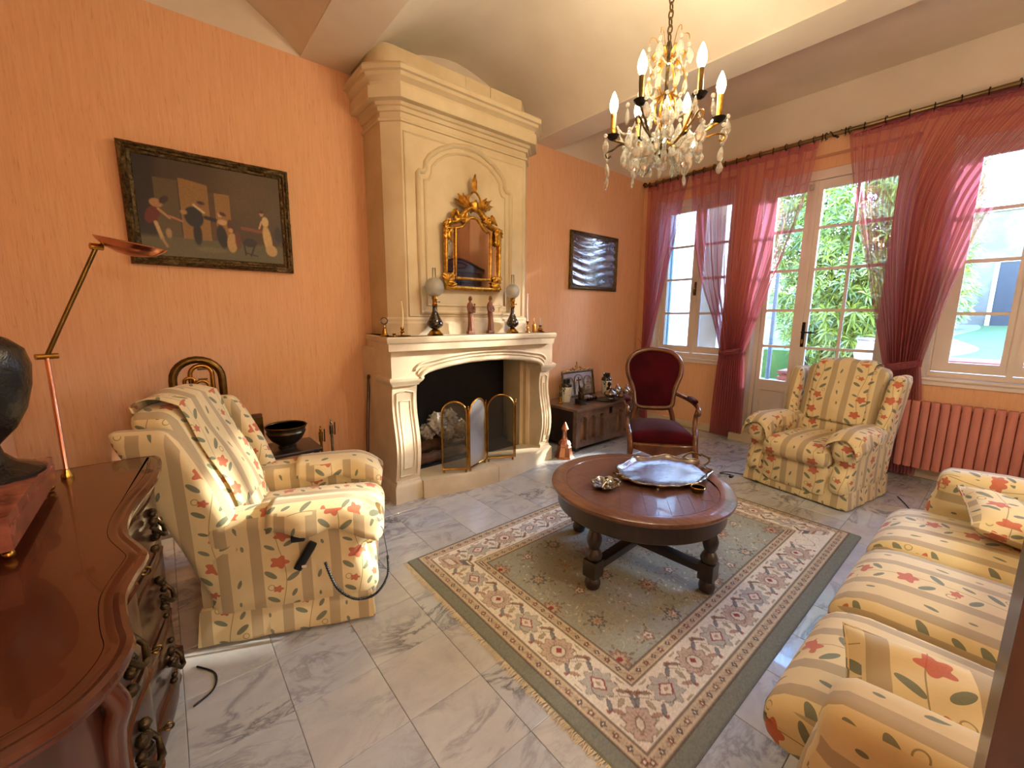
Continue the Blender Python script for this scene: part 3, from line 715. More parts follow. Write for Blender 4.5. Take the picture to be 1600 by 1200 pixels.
# things in the hearth
for k, (x, y, z, r, rz) in enumerate(((1.70, 2.98, .185, .045, .06), (1.84, 3.10, .19, .05, -.05), (1.74, 3.03, .285, .05, .03))):
    t = thing('firewood_log', ['split brown log lying at the left of the hearth', 'split brown log lying at the right behind the fire screen', 'split brown log lying on top of the two others in the hearth'][k], 'log', (x, y, z), rz)
    g = G(); g.tube([(-.25+.05*i, .006*math.sin(i*2+k), .005*math.cos(i*3)) for i in range(11)], [r*(.94+.1*random.random()) for i in range(11)], 9); g.build('bark', 'firewood', t, smooth=30)
for k, (x, y, z, r) in enumerate(((1.66, 2.93, .48, .075), (1.78, 2.96, .50, .07), (1.74, 2.93, .395, .065), (1.88, 2.93, .39, .075), (1.60, 3.0, .40, .06))):
    g = G(); g.sph((0, 0, 0), r, 18)
    g.v = [tuple(Vector(v)*(1+.30*math.sin(v[0]*150+k)*math.cos(v[2]*130)+random.uniform(-.14, .14))) for v in g.v]
    o = g.build('crumpled_newspaper', 'paper', smooth=20); o.location = (x, y, z)
    tag(o, ['crumpled newspaper ball topmost at the left behind the fire screen', 'crumpled newspaper ball behind the hinge of the first and middle screen panels', 'crumpled newspaper ball lying below the top two in the hearth', 'crumpled newspaper ball behind the middle panel of the fire screen', 'crumpled newspaper ball furthest back at the left in the hearth'][k], 'paper', 'newspaper balls laid on the logs')
# fire screen
fs_ = thing('fire_screen', 'folding brass fire screen with three arched dark mesh panels', 'fire screen', (0, 0, 0))
SP = [(1.565, 2.72), (1.745, 2.605), (1.985, 2.705), (2.215, 2.60)]
for k in range(3):
    a, b_ = Vector(SP[k]), Vector(SP[k+1]); d = (b_-a); L = d.length; d.normalize(); g0 = .012
    ww = L-2*g0; rad = ww/2; ht = [.70, .70, .705][k]
    prof = [(0, .165)]+[(0, .165+(ht-rad-.165)*i/4) for i in range(1, 5)]+[(rad-rad*math.cos(R(t)), ht-rad+rad*math.sin(R(t))) for t in range(15, 180, 15)]+[(ww, ht-rad-(ht-rad-.165)*i/4) for i in range(0, 5)]
    P3 = lambda u, z: (a.x+d.x*(g0+u), a.y+d.y*(g0+u), z)
    pn = G(); pn.tube([P3(u, z) for u, z in prof], .0085, 6, True); fr = pn.build('screen_frame', 'brass', fs_, smooth=60)
    pm = G(); n = len(prof); pm.add([P3(u, z) for u, z in prof], [tuple(range(n))]); pm.build('mesh_panel', 'screen_mesh', fr, smooth=0)
    ft = G(); [ft.tube([P3(u, .137), P3(u, .165)], [.009, .006], 6) for u in (0.01, ww-.01)]; ft.build('screen_foot', 'brass', fr)
for (x, y) in SP[1:]:
    g = G(); g.tube([(x, y, .16), (x, y, .64)], .005, 6); g.lathe([(0.008, 0), (.004, .01), (.007, .018), (0, .03)], (x, y, .64), 8); g.build('screen_hinge', 'brass', fs_)

# ------------------------------------------------------------------ mirror over the mantel
mr = thing('gilt_mirror', 'carved gilt wall mirror with leafy openwork crest above the mantelpiece', 'mirror', (1.945, 2.832, 1.555))
mr.rotation_euler = (R(1.2), 0, 0)
W2, H1, H2 = .252, .44, .56
def mout(w, z0, h1, h2, n=8):
    L = [(-w, z0), (-w, z0+(h1-z0)*.5), (-w, h1)]
    top = [(-w+.03, h1+.005)]+[(-w*.75+w*.75*i/n, h1+.01+(h2-h1-.01)*(.5-.5*math.cos(PI*min(1, i/n*1.15)))) for i in range(n+1)]
    L = L+top; return L+[(-x, z) for x, z in reversed(L[:-1])]
OUT = mout(W2, 0, .47, .60); INN = mout(.165, .075, .44, .535)
g = G(); g.prism(OUT, -.004, .006); g.build('backing_board', 'dark_gilt', mr, smooth=0)
g = G(); g.add([(x, -.012, z) for x, z in OUT], [tuple(range(len(OUT)))]); g.build('mirror_strip', 'mirror_glass', mr, smooth=0)
g = G(); g.add([(x, -.016, z) for x, z in INN], [tuple(range(len(INN)))]); g.build('mirror_plate', 'mirror_glass', mr, smooth=0)
g = G(); g.tube([(x, -.02, z) for x, z in OUT], .019, 8, True); g.build('outer_frame', 'gilt', mr, smooth=60)
g = G(); g.tube([(x, -.02, z) for x, z in INN], .011, 8, True); g.build('inner_frame', 'gilt', mr, smooth=60)
def ornament(cx, cz, w, h, n, seed, dep=.03):
    rr = random.Random(seed); g = G()
    for i in range(n):
        x = cx+rr.uniform(-w, w)*.8; z = cz+rr.uniform(-h, h)*.8; r = rr.uniform(.010, .018)
        g.T = Matrix.Translation((x, -.025-rr.uniform(0, dep)*.4, z)) @ Matrix.Rotation(rr.uniform(0, PI), 4, 'Y') @ Matrix.Diagonal((1.9, .7, .8, 1))
        g.sph((0, 0, 0), r, 7)
    for i in range(max(2, n//6)):
        x = cx+rr.uniform(-w, w)*.6; z = cz+rr.uniform(-h, h)*.6; r0 = rr.uniform(.015, .026); g.T = Matrix.Identity(4)
        a0 = rr.uniform(0, 6); g.tube([(x+r0*(1-t/14)*math.cos(a0+t*.5), -.03, z+r0*(1-t/14)*math.sin(a0+t*.5)) for t in range(11)], [.006-.0003*t for t in range(11)], 5)
    return g
for (cx, cz, w, h, n, s) in ((-.225, .06, .05, .05, 26, 1), (.225, .06, .05, .05, 26, 2), (-.235, .42, .03, .075, 22, 3), (.235, .42, .03, .075, 24, 4), (-.12, .525, .06, .03, 16, 5), (.13, .525, .06, .03, 18, 6)):
    ornament(cx, cz, w, h, n, s).build('carved_ornament', 'gilt', mr, smooth=60)
g = G()
def leafblade(g, x0, z0, x1, z1, w, y=-.03):
    d = Vector((x1-x0, z1-z0)); L = d.length; d.normalize(); nn = Vector((-d.y, d.x)); vs = []; fs = []
    N = 6
    for i in range(N+1):
        t = i/N; ww = w*math.sin(PI*min(1, t*.88+.1))*(1+.25*math.sin(t*20)); c = Vector((x0, z0))+d*L*t
        for (s_, yy) in ((-1, 0), (0, -.016), (1, 0)): q = c+nn*s_*ww; vs.append((q.x, y+yy, q.y))
    for i in range(N):
        for j in range(2): fs.append((i*3+j, i*3+j+1, i*3+j+4, i*3+j+3))
    g.add(vs, fs)
leafblade(g, 0, .71, 0, .845, .026)
for s_ in (-1, 1):
    for (a, L) in ((18, .10), (42, .12), (66, .125)):
        leafblade(g, s_*.055, .60, s_*(.055+L*math.sin(R(a+14))), .60+L*math.cos(R(a+4)), .024)
    g.tube([(s_*(.012+.045*math.sin(t/8*PI)), -.03, .60+.12*t/8) for t in range(9)], .008, 6)
    leafblade(g, s_*.16, .575, s_*.215, .50, .022)
leafblade(g, -.0, .66, 0, .57, .03, -.045)
g.build('crest', 'gilt', mr, smooth=60)
ornament(0, .62, .03, .04, 12, 9).build('crest_rosette', 'gilt', mr, smooth=60)

# ------------------------------------------------------------------ things on the mantel shelf (z 1.2)
ZM = 1.2006
def oil_lamp(x, y, label, sc):
    t = thing('oil_lamp', label, 'lamp', (x, y, ZM), 0, 'black and brass oil lamps flanking the mirror')
    g = G(); g.lathe([(.050*sc, 0), (.052*sc, .006), (.044*sc, .012), (.040*sc, .02), (.030*sc, .035), (.022*sc, .042), (0, .043)], n=20); [g.sph((.046*sc*math.cos(a), .046*sc*math.sin(a), .008), .008, 6) for a in (0.5, 2.1, 3.7, 5.3)]; g.build('foot', 'brass', t)
    g = G(); g.lathe([(.018, .043), (.035*sc, .052), (.052*sc, .072), (.053*sc, .088), (.040*sc, .115), (.026*sc, .145), (.017*sc, .17), (.015*sc, .20), (.018*sc, .215), (0, .216)], n=22); g.build('vase_body', 'painted_lacquer', t)
    g = G(); g.lathe([(.019, .214), (.022, .222), (.017, .226), (.017, .255), (.022, .262), (.020, .28), (.026, .285), (.010, .30), (0, .30)], n=16); g.tube([(.015, 0, .24), (.036, 0, .24)], .003, 6); g.sph((.04, 0, .24), .006, 8); g.build('burner', 'brass', t)
    r = .060*sc; g = G(); g.lathe([(r*math.sin(R(a)), .345-r*math.cos(R(a))) for a in range(24, 168, 9)], n=24); g.build('glass_globe', 'frosted_globe', t, smooth=180)
    g = G(); g.lathe([(.013, .29), (.020, .33), (.014, .38), (.0125, .48)], n=12); g.build('glass_chimney', 'lamp_chimney', t, smooth=180)
    return t
oil_lamp(1.555, 2.745, 'black and brass oil lamp with frosted globe, standing left of the gilt mirror', 1.15)
oil_lamp(2.295, 2.745, 'black and brass oil lamp with frosted globe, standing right of the gilt mirror', 1.0)
def figure(x, y, h, label, kid, seed):
    t = thing('carved_figurine', label, 'figurine', (x, y, ZM), 0)
    g = G(); g.rbox(-.028, .028, -.020, .020, 0, .026, .003, 4); g.build('figurine_base', 'terracotta_figure', t)
    def fold(px, py, pz):
        a = math.atan2(py, px); w = 1+.10*math.sin(a*7+pz*25+seed)*(1 if pz < h*.72 else .25); return (px*w+.004*math.sin(pz*22), py*w, pz)
    s = h/.29
    g = G(); g.lathe([(.026, .026), (.027, .035), (.024, .07*s), (.022, .11*s), (.0225, .14*s), (.021, .17*s), (.024, .195*s), (.026, .215*s), (.021, .235*s), (.010, .245*s), (.0085, .252*s), (.0135, .262*s), (.0155, .272*s), (.013, .284*s), (.004, .292*s), (0, .293*s)], n=28, sy=.75, fn=fold)
    body = g.build('robed_body', 'terracotta_figure', t)
    g = G(); g.tube([(.022, -.004, .215*s), (.028, -.012, .185*s), (.012, -.024, .172*s)], [.008, .0075, .005], 7); g.tube([(-.022, -.004, .215*s), (-.028, -.012, .18*s), (-.004, -.024, .165*s)], [.008, .0075, .005], 7); g.build('arm', 'terracotta_figure', t, smooth=60)
    g = G(); g.sph((0, -.009, .270*s), .0095, 10, 1.25); g.sph((0, -.019, .268*s), .0022, 6); g.build('face', 'terracotta_figure', t, smooth=60)
    if kid:
        g = G(); g.lathe([(.008, .165*s), (.010, .19*s), (.007, .215*s), (.004, .218*s)], (.03, -.014, 0), 10); g.sph((.03, -.014, .228*s), .008, 8); g.build('child', 'terracotta_figure', t, smooth=60)
figure(1.862, 2.735, .29, 'reddish brown statuette of a robed figure carrying a small child on one arm', True, 0)
figure(2.055, 2.735, .30, 'slim reddish brown statuette of a robed figure standing alone, beside the one with a child', False, 2)
def candle(x, y, label, cat, zc, h, bend, wax, prof):
    t = thing('candlestick', label, cat, (x, y, ZM)); g = G(); g.lathe(prof, n=16); g.build('brass_stick', 'brass', t)
    g = G(); g.tube([(bend*math.sin(i/8*PI), 0, zc+h*i/8) for i in range(9)], [.008-.0006*i for i in range(9)], 8); c = g.build('candle', wax, t, smooth=60)
    g = G(); g.tube([(0, 0, zc+h), (0, 0, zc+h+.008)], .001, 5); g.build('wick', 'dark_iron', c)
candle(1.295, 2.745, 'brass dish candlestick holding a bent cream candle, left end of the mantel', 'candlestick', .055, .185, .007, 'wax', [(.055, 0), (.058, .006), (.054, .006), (.012, .008), (.010, .02), (.016, .028), (.008, .038), (.014, .05), (.012, .062), (0, .062)])
candle(2.465, 2.745, 'slender brass candlestick with tall white candle beside the right oil lamp', 'candlestick', .095, .24, -.004, 'white_wax', [(.024, 0), (.022, .008), (.008, .014), (.006, .03), (.012, .04), (.007, .055), (.006, .075), (.013, .09), (.013, .10), (0, .10)])
t = thing('brass_ornament', 'small brass stand topped by a clear glass bulb, far left of the mantel', 'ornament', (1.168, 2.75, ZM))
g = G(); g.lathe([(.026, 0), (.028, .008), (.018, .02), (.014, .04), (.007, .055), (.010, .062), (.006, .075), (0, .076)], n=16); g.build('brass_stand', 'brass', t)
g = G(); g.sph((0, 0, .105), .026, 14); g.build('glass_bulb', 'lamp_chimney', t, smooth=180)
t = thing('brass_cup', 'tiny brass cup beside the bent candle on the mantel', 'cup', (1.222, 2.72, ZM))
g = G(); g.lathe([(.010, 0), (.008, .006), (.013, .02), (.012, .02), (.007, .008), (0, .008)], n=12); g.build('cup_body', 'brass', t)
g = G(); g.tube([(.012, 0, .017), (.02, 0, .014), (.018, 0, .006), (.01, 0, .006)], .0015, 5); g.build('cup_handle', 'brass', t)
t = thing('brass_lighter', 'slim brass flask with pointed top beside the tall white candle', 'ornament', (2.535, 2.735, ZM))
g = G(); g.lathe([(.017, 0), (.017, .065), (.012, .072), (.012, .075), (0, .075)], n=14); g.build('flask_body', 'brass', t)
g = G(); g.lathe([(.005, .075), (.006, .095), (.002, .105), (.003, .118), (0, .125)], n=10); g.build('flask_spout', 'brass', t)
t = thing('miniature_oil_lamp', 'tiny brass oil lamp with thin glass chimney at the right end of the mantel', 'lamp', (2.635, 2.76, ZM))
g = G(); g.lathe([(.036, 0), (.038, .005), (.020, .014), (.026, .022), (.018, .034), (.007, .042), (.007, .05), (0, .05)], n=18); g.build('lamp_font', 'brass', t)
g = G(); g.lathe([(.012, .048), (.015, .056), (.006, .062), (0, .062)], n=12); g.tube([(.01, 0, .054), (.022, 0, .056)], .002, 5); g.build('lamp_collar', 'dark_iron', t)
g = G(); g.lathe([(.006, .06), (.009, .075), (.005, .10), (.005, .125)], n=10); g.build('lamp_chimney', 'frosted_globe', t, smooth=180)

# ------------------------------------------------------------------ pictures
PF = [(0, 0), (0, .018), (.006, .034), (.018, .040), (.026, .030), (.034, .032), (.040, .020), (.052, .018), (.058, .010), (.058, 0)]
def paint_grid(w, h, nx, nz, fn):
    g = G(); xs = np.linspace(-w/2, w/2, nx+1); zs = np.linspace(-h/2, h/2, nz+1)
    vs = [(x, 0, z) for z in zs for x in xs]; fs = [(j*(nx+1)+i, j*(nx+1)+i+1, (j+1)*(nx+1)+i+1, (j+1)*(nx+1)+i) for j in range(nz) for i in range(nx)]
    me = bpy.data.meshes.new('p'); me.from_pydata(vs, [], fs)
    X, Z = np.meshgrid(np.linspace(0, 1, nx+1), np.linspace(0, 1, nz+1)); c = fn(X, Z)
    ca = me.color_attributes.new('Col', 'FLOAT_COLOR', 'POINT')
    a = np.ones((c.shape[0]*c.shape[1], 4), np.float32); a[:, :3] = c.reshape(-1, 3); ca.data.foreach_set('color', a.ravel()); return me
def genre(X, Z):
    """dark interior: screen panels at left, a bowing man in red, a dark cloaked man, a seated pair, a lady in cream"""
    rr = np.random.RandomState(3); C = np.zeros(X.shape+(3,), float); L = lambda r, g_, b_: np.array(lin((r, g_, b_)))
    Zd = 1-Z
    def put(mask, col, a=1.0):
        m = np.clip(mask, 0, 1)[..., None]*a; C[:] = C*(1-m)+col*m
    def soft(d, w=.012): return np.clip(.5-d/w, 0, 1)
    def el(cx, cy, rx, ry, ang=0):
        c, s = math.cos(R(ang)), math.sin(R(ang)); dx, dy = (X-cx)*1.33, (Zd-cy); u = (dx*c+dy*s)/rx; v = (-dx*s+dy*c)/ry
        return soft((np.sqrt(u*u+v*v)-1)*min(rx, ry))
    def ln(x0, y0, x1, y1, w):
        ax, ay = (X-x0)*1.33, Zd-y0; bx, by = (x1-x0)*1.33, y1-y0; t = np.clip((ax*bx+ay*by)/(bx*bx+by*by), 0, 1); return soft(np.hypot(ax-bx*t, ay-by*t)-w)
    C[:] = L(50, 34, 20); put(soft(.35-X, .5), L(70, 54, 32)); put(soft(np.abs(X-.78)-.22, .2)*soft(Zd-.55, .3), L(88, 72, 44), .6)
    put(soft(.78+.02*X-Zd, .03), L(86, 80, 54)); put(el(.45, .90, .14, .03), L(108, 98, 66), .6); put(soft(.10-X, .1)*0+soft(X-.13, .08)*soft(Zd-.8, .05), L(26, 16, 12))
    put(((X > .11) & (X < .26) & (Zd > .2) & (Zd < .78)).astype(float), L(84, 72, 42), .8)
    put(((X > .27) & (X < .46) & (Zd > .17+.2*np.abs(X-.29)) & (Zd < .80)).astype(float), L(128, 96, 50)); put(((X > .465) & (X < .50) & (Zd > .28) & (Zd < .78)).astype(float), L(80, 58, 32))
    put(((X > .50) & (X < .61) & (Zd > .27) & (Zd < .74)).astype(float), L(132, 98, 50))
    # bowing man in red
    put(el(.085, .58, .055, .10, 25), L(92, 26, 26)); put(el(.115, .46, .055, .045, 10), L(150, 112, 72)); put(el(.165, .42, .03, .05, 40), L(40, 26, 20)); put(ln(.125, .52, .19, .60, .012), L(160, 124, 84))
    put(ln(.10, .66, .13, .82, .016), L(176, 150, 108)); put(ln(.13, .82, .155, .90, .012), L(150, 120, 84)); put(ln(.19, .58, .27, .62, .010), L(160, 110, 76)); put(el(.175, .76, .025, .05), L(146, 122, 84))
    # cloaked man
    put(el(.35, .56, .085, .11, -8), L(24, 26, 28)); put(el(.365, .74, .04, .12), L(28, 24, 22)); put(el(.40, .42, .03, .03), L(120, 84, 56)); put(el(.405, .40, .035, .018, 10), L(44, 26, 18)); put(ln(.355, .43, .42, .50, .010), L(190, 168, 124)); put(el(.285, .52, .03, .025), L(150, 118, 70)); put(ln(.43, .55, .50, .57, .02), L(36, 32, 30))
    # seated couple
    put(el(.535, .74, .05, .13, -6), L(28, 26, 24)); put(el(.53, .50, .02, .028), L(184, 138, 98)); put(el(.55, .49, .035, .02, 20), L(70, 40, 26)); put(el(.545, .58, .05, .03), L(176, 140, 96)); put(el(.60, .60, .03, .06), L(80, 50, 34))
    put(el(.60, .66, .022, .025), L(176, 130, 90)); put(el(.605, .80, .05, .11, 4), L(168, 134, 84)); put(el(.65, .76, .03, .11), L(96, 52, 34)); put(ln(.69, .62, .84, .64, .018), L(120, 70, 48))
    # table and lady
    put(el(.74, .78, .07, .05), L(40, 34, 28)); put(ln(.69, .78, .70, .92, .008), L(34, 22, 16)); put(ln(.77, .82, .74, .93, .008), L(34, 22, 16)); put(ln(.70, .90, .79, .93, .006), L(34, 22, 16))
    put(el(.845, .43, .02, .028), L(176, 130, 94)); put(el(.845, .41, .024, .016), L(60, 36, 24)); put(el(.87, .52, .035, .06), L(192, 164, 112)); put(el(.88, .72, .045, .16, -6), L(186, 156, 102)); put(el(.905, .85, .06, .07, -20), L(176, 146, 94)); put(ln(.84, .52, .82, .60, .008), L(190, 150, 110))
    put(el(.97, .66, .04, .10), L(30, 34, 32), .8)
    n = rr.rand(*X.shape); n = (n+np.roll(n, 1, 0)+np.roll(n, 1, 1))/3; return C*(.80+.4*n[..., None])
pic = thing('framed_painting', 'large dark oil painting of a costumed gathering in a carved gilt-brown frame', 'painting', (.329, YW-.012, 1.948))
pic.rotation_euler = (R(1.5), 0, 0)
g = G(); g.frame(.835, .65, PF, 40, .004); g.build('picture_frame', 'dark_gilt', pic, smooth=50)
o = obj('canvas', paint_grid(.72, .535, 240, 178, genre), pic, (0, -.012, 0)); o.data.materials.append(MATS['oil_paint'])
pic2 = thing('framed_print', 'small dark print with wrinkled glossy surface in a black frame', 'picture', (3.947, YW-.012, 1.958))
g = G(); g.frame(.84, .63, [(a*.9, b*.75) for a, b in PF], 30, .002); g.build('picture_frame', 'dark_gilt', pic2, smooth=50)
g = G(); g.grid(lambda u, v: (-.37+.74*u, -.010-.006*math.sin(v*38+3*math.sin(u*5))*(abs(u-.5)*1.6+.15), -.265+.53*v), 30, 60); g.build('print_sheet', 'wrinkled_print', pic2, smooth=180, norm=False)
#PART3
# ------------------------------------------------------------------ coffee table
CT = (1.922, 1.212)
tb = thing('coffee_table', 'round dark oak coffee table with turned legs and crossed stretchers on the rug', 'table', (*CT, .012))
TZ = .448
g = G(); g.lathe([(.395, TZ-.032), (.458, TZ-.032), (.469, TZ-.026), (.475, TZ-.014), (.473, TZ-.004), (.465, TZ), (.398, TZ), (.396, TZ-.003), (.395, TZ-.003)], n=72); g.build('table_rim', 'table_oak_rim', tb)
nb = 14
for k in range(nb):   # parquet boards of the top, cut to the circle
    y0 = -.394+.788*k/nb; y1 = -.394+.788*(k+1)/nb-.0012
    def cx(y): return math.sqrt(max(.394**2-y*y, 0))
    ys = [y0+(y1-y0)*i/3 for i in range(4)]
    split = [.11, -.17, .02, .2, -.08][k % 5]
    for (sa, sb) in ((-1, None), (None, 1)):
        poly = ([(-cx(y), y) for y in ys]+[(split-.001, y1), (split-.001, y0)]) if sa == -1 else ([(split+.001, y0)]+[(cx(y), y) for y in ys]+[(split+.001, y1)])
        if max(p[0] for p in poly)-min(p[0] for p in poly) < .02: continue
        g = G(); g.T = Matrix.Rotation(R(38), 4, 'Z'); g.prism(poly, TZ-.02, TZ-.0008-.0006*(k % 2), 'z'); o = g.build('top_board', 'table_oak', tb, smooth=0)
g = G(); g.lathe([(.37, TZ-.125), (.43, TZ-.125), (.438, TZ-.118), (.438, TZ-.04), (.44, TZ-.03), (.37, TZ-.03)], n=64); g.build('apron', 'dark_oak', tb)
LP_ = [(.022, 0), (.034, .008), (.040, .03), (.036, .05), (.026, .062), (.030, .07)]
LP2 = [(.030, .155), (.038, .165), (.042, .18), (.034, .20), (.024, .215), (.030, .23), (.036, .25), (.038, .27), (.030, .295), (.024, .31), (.034, .322), (.034, .33)]
for k in range(4):
    a = R(3+90*k+180); px, py = .395*math.cos(a), .395*math.sin(a)
    g = G(); g.lathe(LP_, (px, py, 0), 16); g.lathe(LP2, (px, py, 0), 16)
    g.T = Matrix.Translation((px, py, 0)) @ Matrix.Rotation(a, 4, 'Z'); g.rbox(-.038, .038, -.038, .038, .068, .158, .006, 4); g.rbox(-.038, .038, -.038, .038, .328, TZ-.03, .006, 4)
    g.box(-.12, -.03, -.018, .018, TZ-.10, TZ-.04)
    g.build('leg', 'dark_oak', tb)
g = G()
for k in range(2):
    g.T = Matrix.Rotation(R(3+90*k), 4, 'Z'); g.rbox(-.36, .36, -.028, .028, .095+.0004*k, .135+.0004*k, .005, 4)
g.build('cross_stretcher', 'dark_oak', tb)
ZT = .012+TZ
# serving tray
tr = thing('serving_tray', 'large oval silver tray with scalloped rim and scrolled handles on the coffee table', 'tray', (2.13, 1.19, ZT), R(-8))
def trr(a): return 1+.035*math.cos(a*8)+.02*math.cos(a*16+.5)
def ring(f, z, a): return (.285*f*trr(a)*math.cos(a), .215*f*trr(a)*math.sin(a), z+.004*math.cos(a*8)*(f > .99))
prof = [(0, .010), (.5, .010), (.86, .010), (.90, .014), (.95, .022), (1.0, .027), (1.012, .024), (.96, .016), (.88, .004), (.5, .004), (0, .004)]
g = G(); N = 96; vs = []; fs = []
for (f, z) in prof:
    for k in range(N): vs.append(ring(f if f else 1e-4, z, 2*PI*k/N))
for i in range(len(prof)-1):
    for k in range(N): fs.append((i*N+k, i*N+(k+1) % N, (i+1)*N+(k+1) % N, (i+1)*N+k))
g.add(vs, fs); g.build('tray_dish', 'engraved_silver', tr, smooth=60)
g = G(); g.tube([ring(1.006, .027, 2*PI*k/N) for k in range(N)], [.004+.0025*(math.cos(2*PI*k/N*24) > 0) for k in range(N)], 6, True); g.build('tray_rim', 'silver', tr, smooth=60)
for s_ in (1, -1):
    g = G(); g.tube(cat_spline([(s_*.27, .075, .025), (s_*.315, .075, .040), (s_*.335, .05, .052), (s_*.35, .02, .050), (s_*.345, 0, .056), (s_*.35, -.02, .050), (s_*.335, -.05, .052), (s_*.315, -.075, .040), (s_*.27, -.075, .025)], 5), .0055, 7)
    for yy in (-.06, 0, .06): g.sph((s_*.335, yy, .052), .010, 8, .7)
    g.build('tray_handle', 'old_brass', tr, smooth=60)
g = G(); [g.tube([(x, y, -.0005), (x, y, .006)], .012, 10) for x in (-.2, .2) for y in (-.12, .12)]; g.build('tray_foot', 'silver', tr)
# ornate ashtray / leaf dish
t = thing('ornate_dish', 'small ornate silver dish with leafy rim and central figure, left on the coffee table', 'dish', (1.725, 1.285, ZT), R(20))
def rr_(a): return 1+.13*abs(math.cos(a*3.5))+.05*math.cos(a*11)
g = G(); N = 56; vs = []; fs = []; prof = [(0, .003), (.5, .004), (.75, .010), (.95, .022), (1.0, .024), (.97, .019), (.7, .004), (.5, 0), (0, 0)]
for (f, z) in prof:
    for k in range(N):
        a = 2*PI*k/N; vs.append((.082*f*rr_(a)*math.cos(a)+1e-5*k, .066*f*rr_(a)*math.sin(a), z+(.004*math.sin(a*9) if f > .9 else 0)))
for i in range(len(prof)-1):
    for k in range(N): fs.append((i*N+k, i*N+(k+1) % N, (i+1)*N+(k+1) % N, (i+1)*N+k))
g.add(vs, fs); g.build('dish_bowl', 'silver', t, smooth=40)
g = G(); rr = random.Random(4)
for i in range(26): a = rr.uniform(0, 2*PI); g.sph((.075*math.cos(a)*rr_(a), .062*math.sin(a)*rr_(a), .023), rr.uniform(.004, .008), 6)
g.build('leaf_border', 'silver', t, smooth=60)
g = G(); g.lathe([(.018, .004), (.012, .012), (.016, .022), (.008, .030), (.011, .036), (0, .044)], (.01, -.005, 0), 10); g.tube([(-.03, .01, .008), (-.012, .004, .02), (.01, -.005, .03), (.034, -.02, .018)], [.006, .007, .008, .004], 7); g.build('dish_figure', 'silver', t, smooth=60)
t = thing('brass_coaster_bowl', 'small shallow round brass bowl near the front right edge of the coffee table', 'bowl', (2.04, .945, ZT))
g = G(); g.lathe([(.024, 0), (.030, .004), (.033, .024), (.035, .026), (.033, .028), (.030, .024), (.026, .008), (0, .006)], n=24); g.build('bowl_shell', 'old_brass', t)
g = G(); g.lathe([(.034, .0255), (.0365, .0275), (.034, .0295), (.032, .0275), (.034, .0255)], n=24); g.build('bowl_rim', 'brass', t)

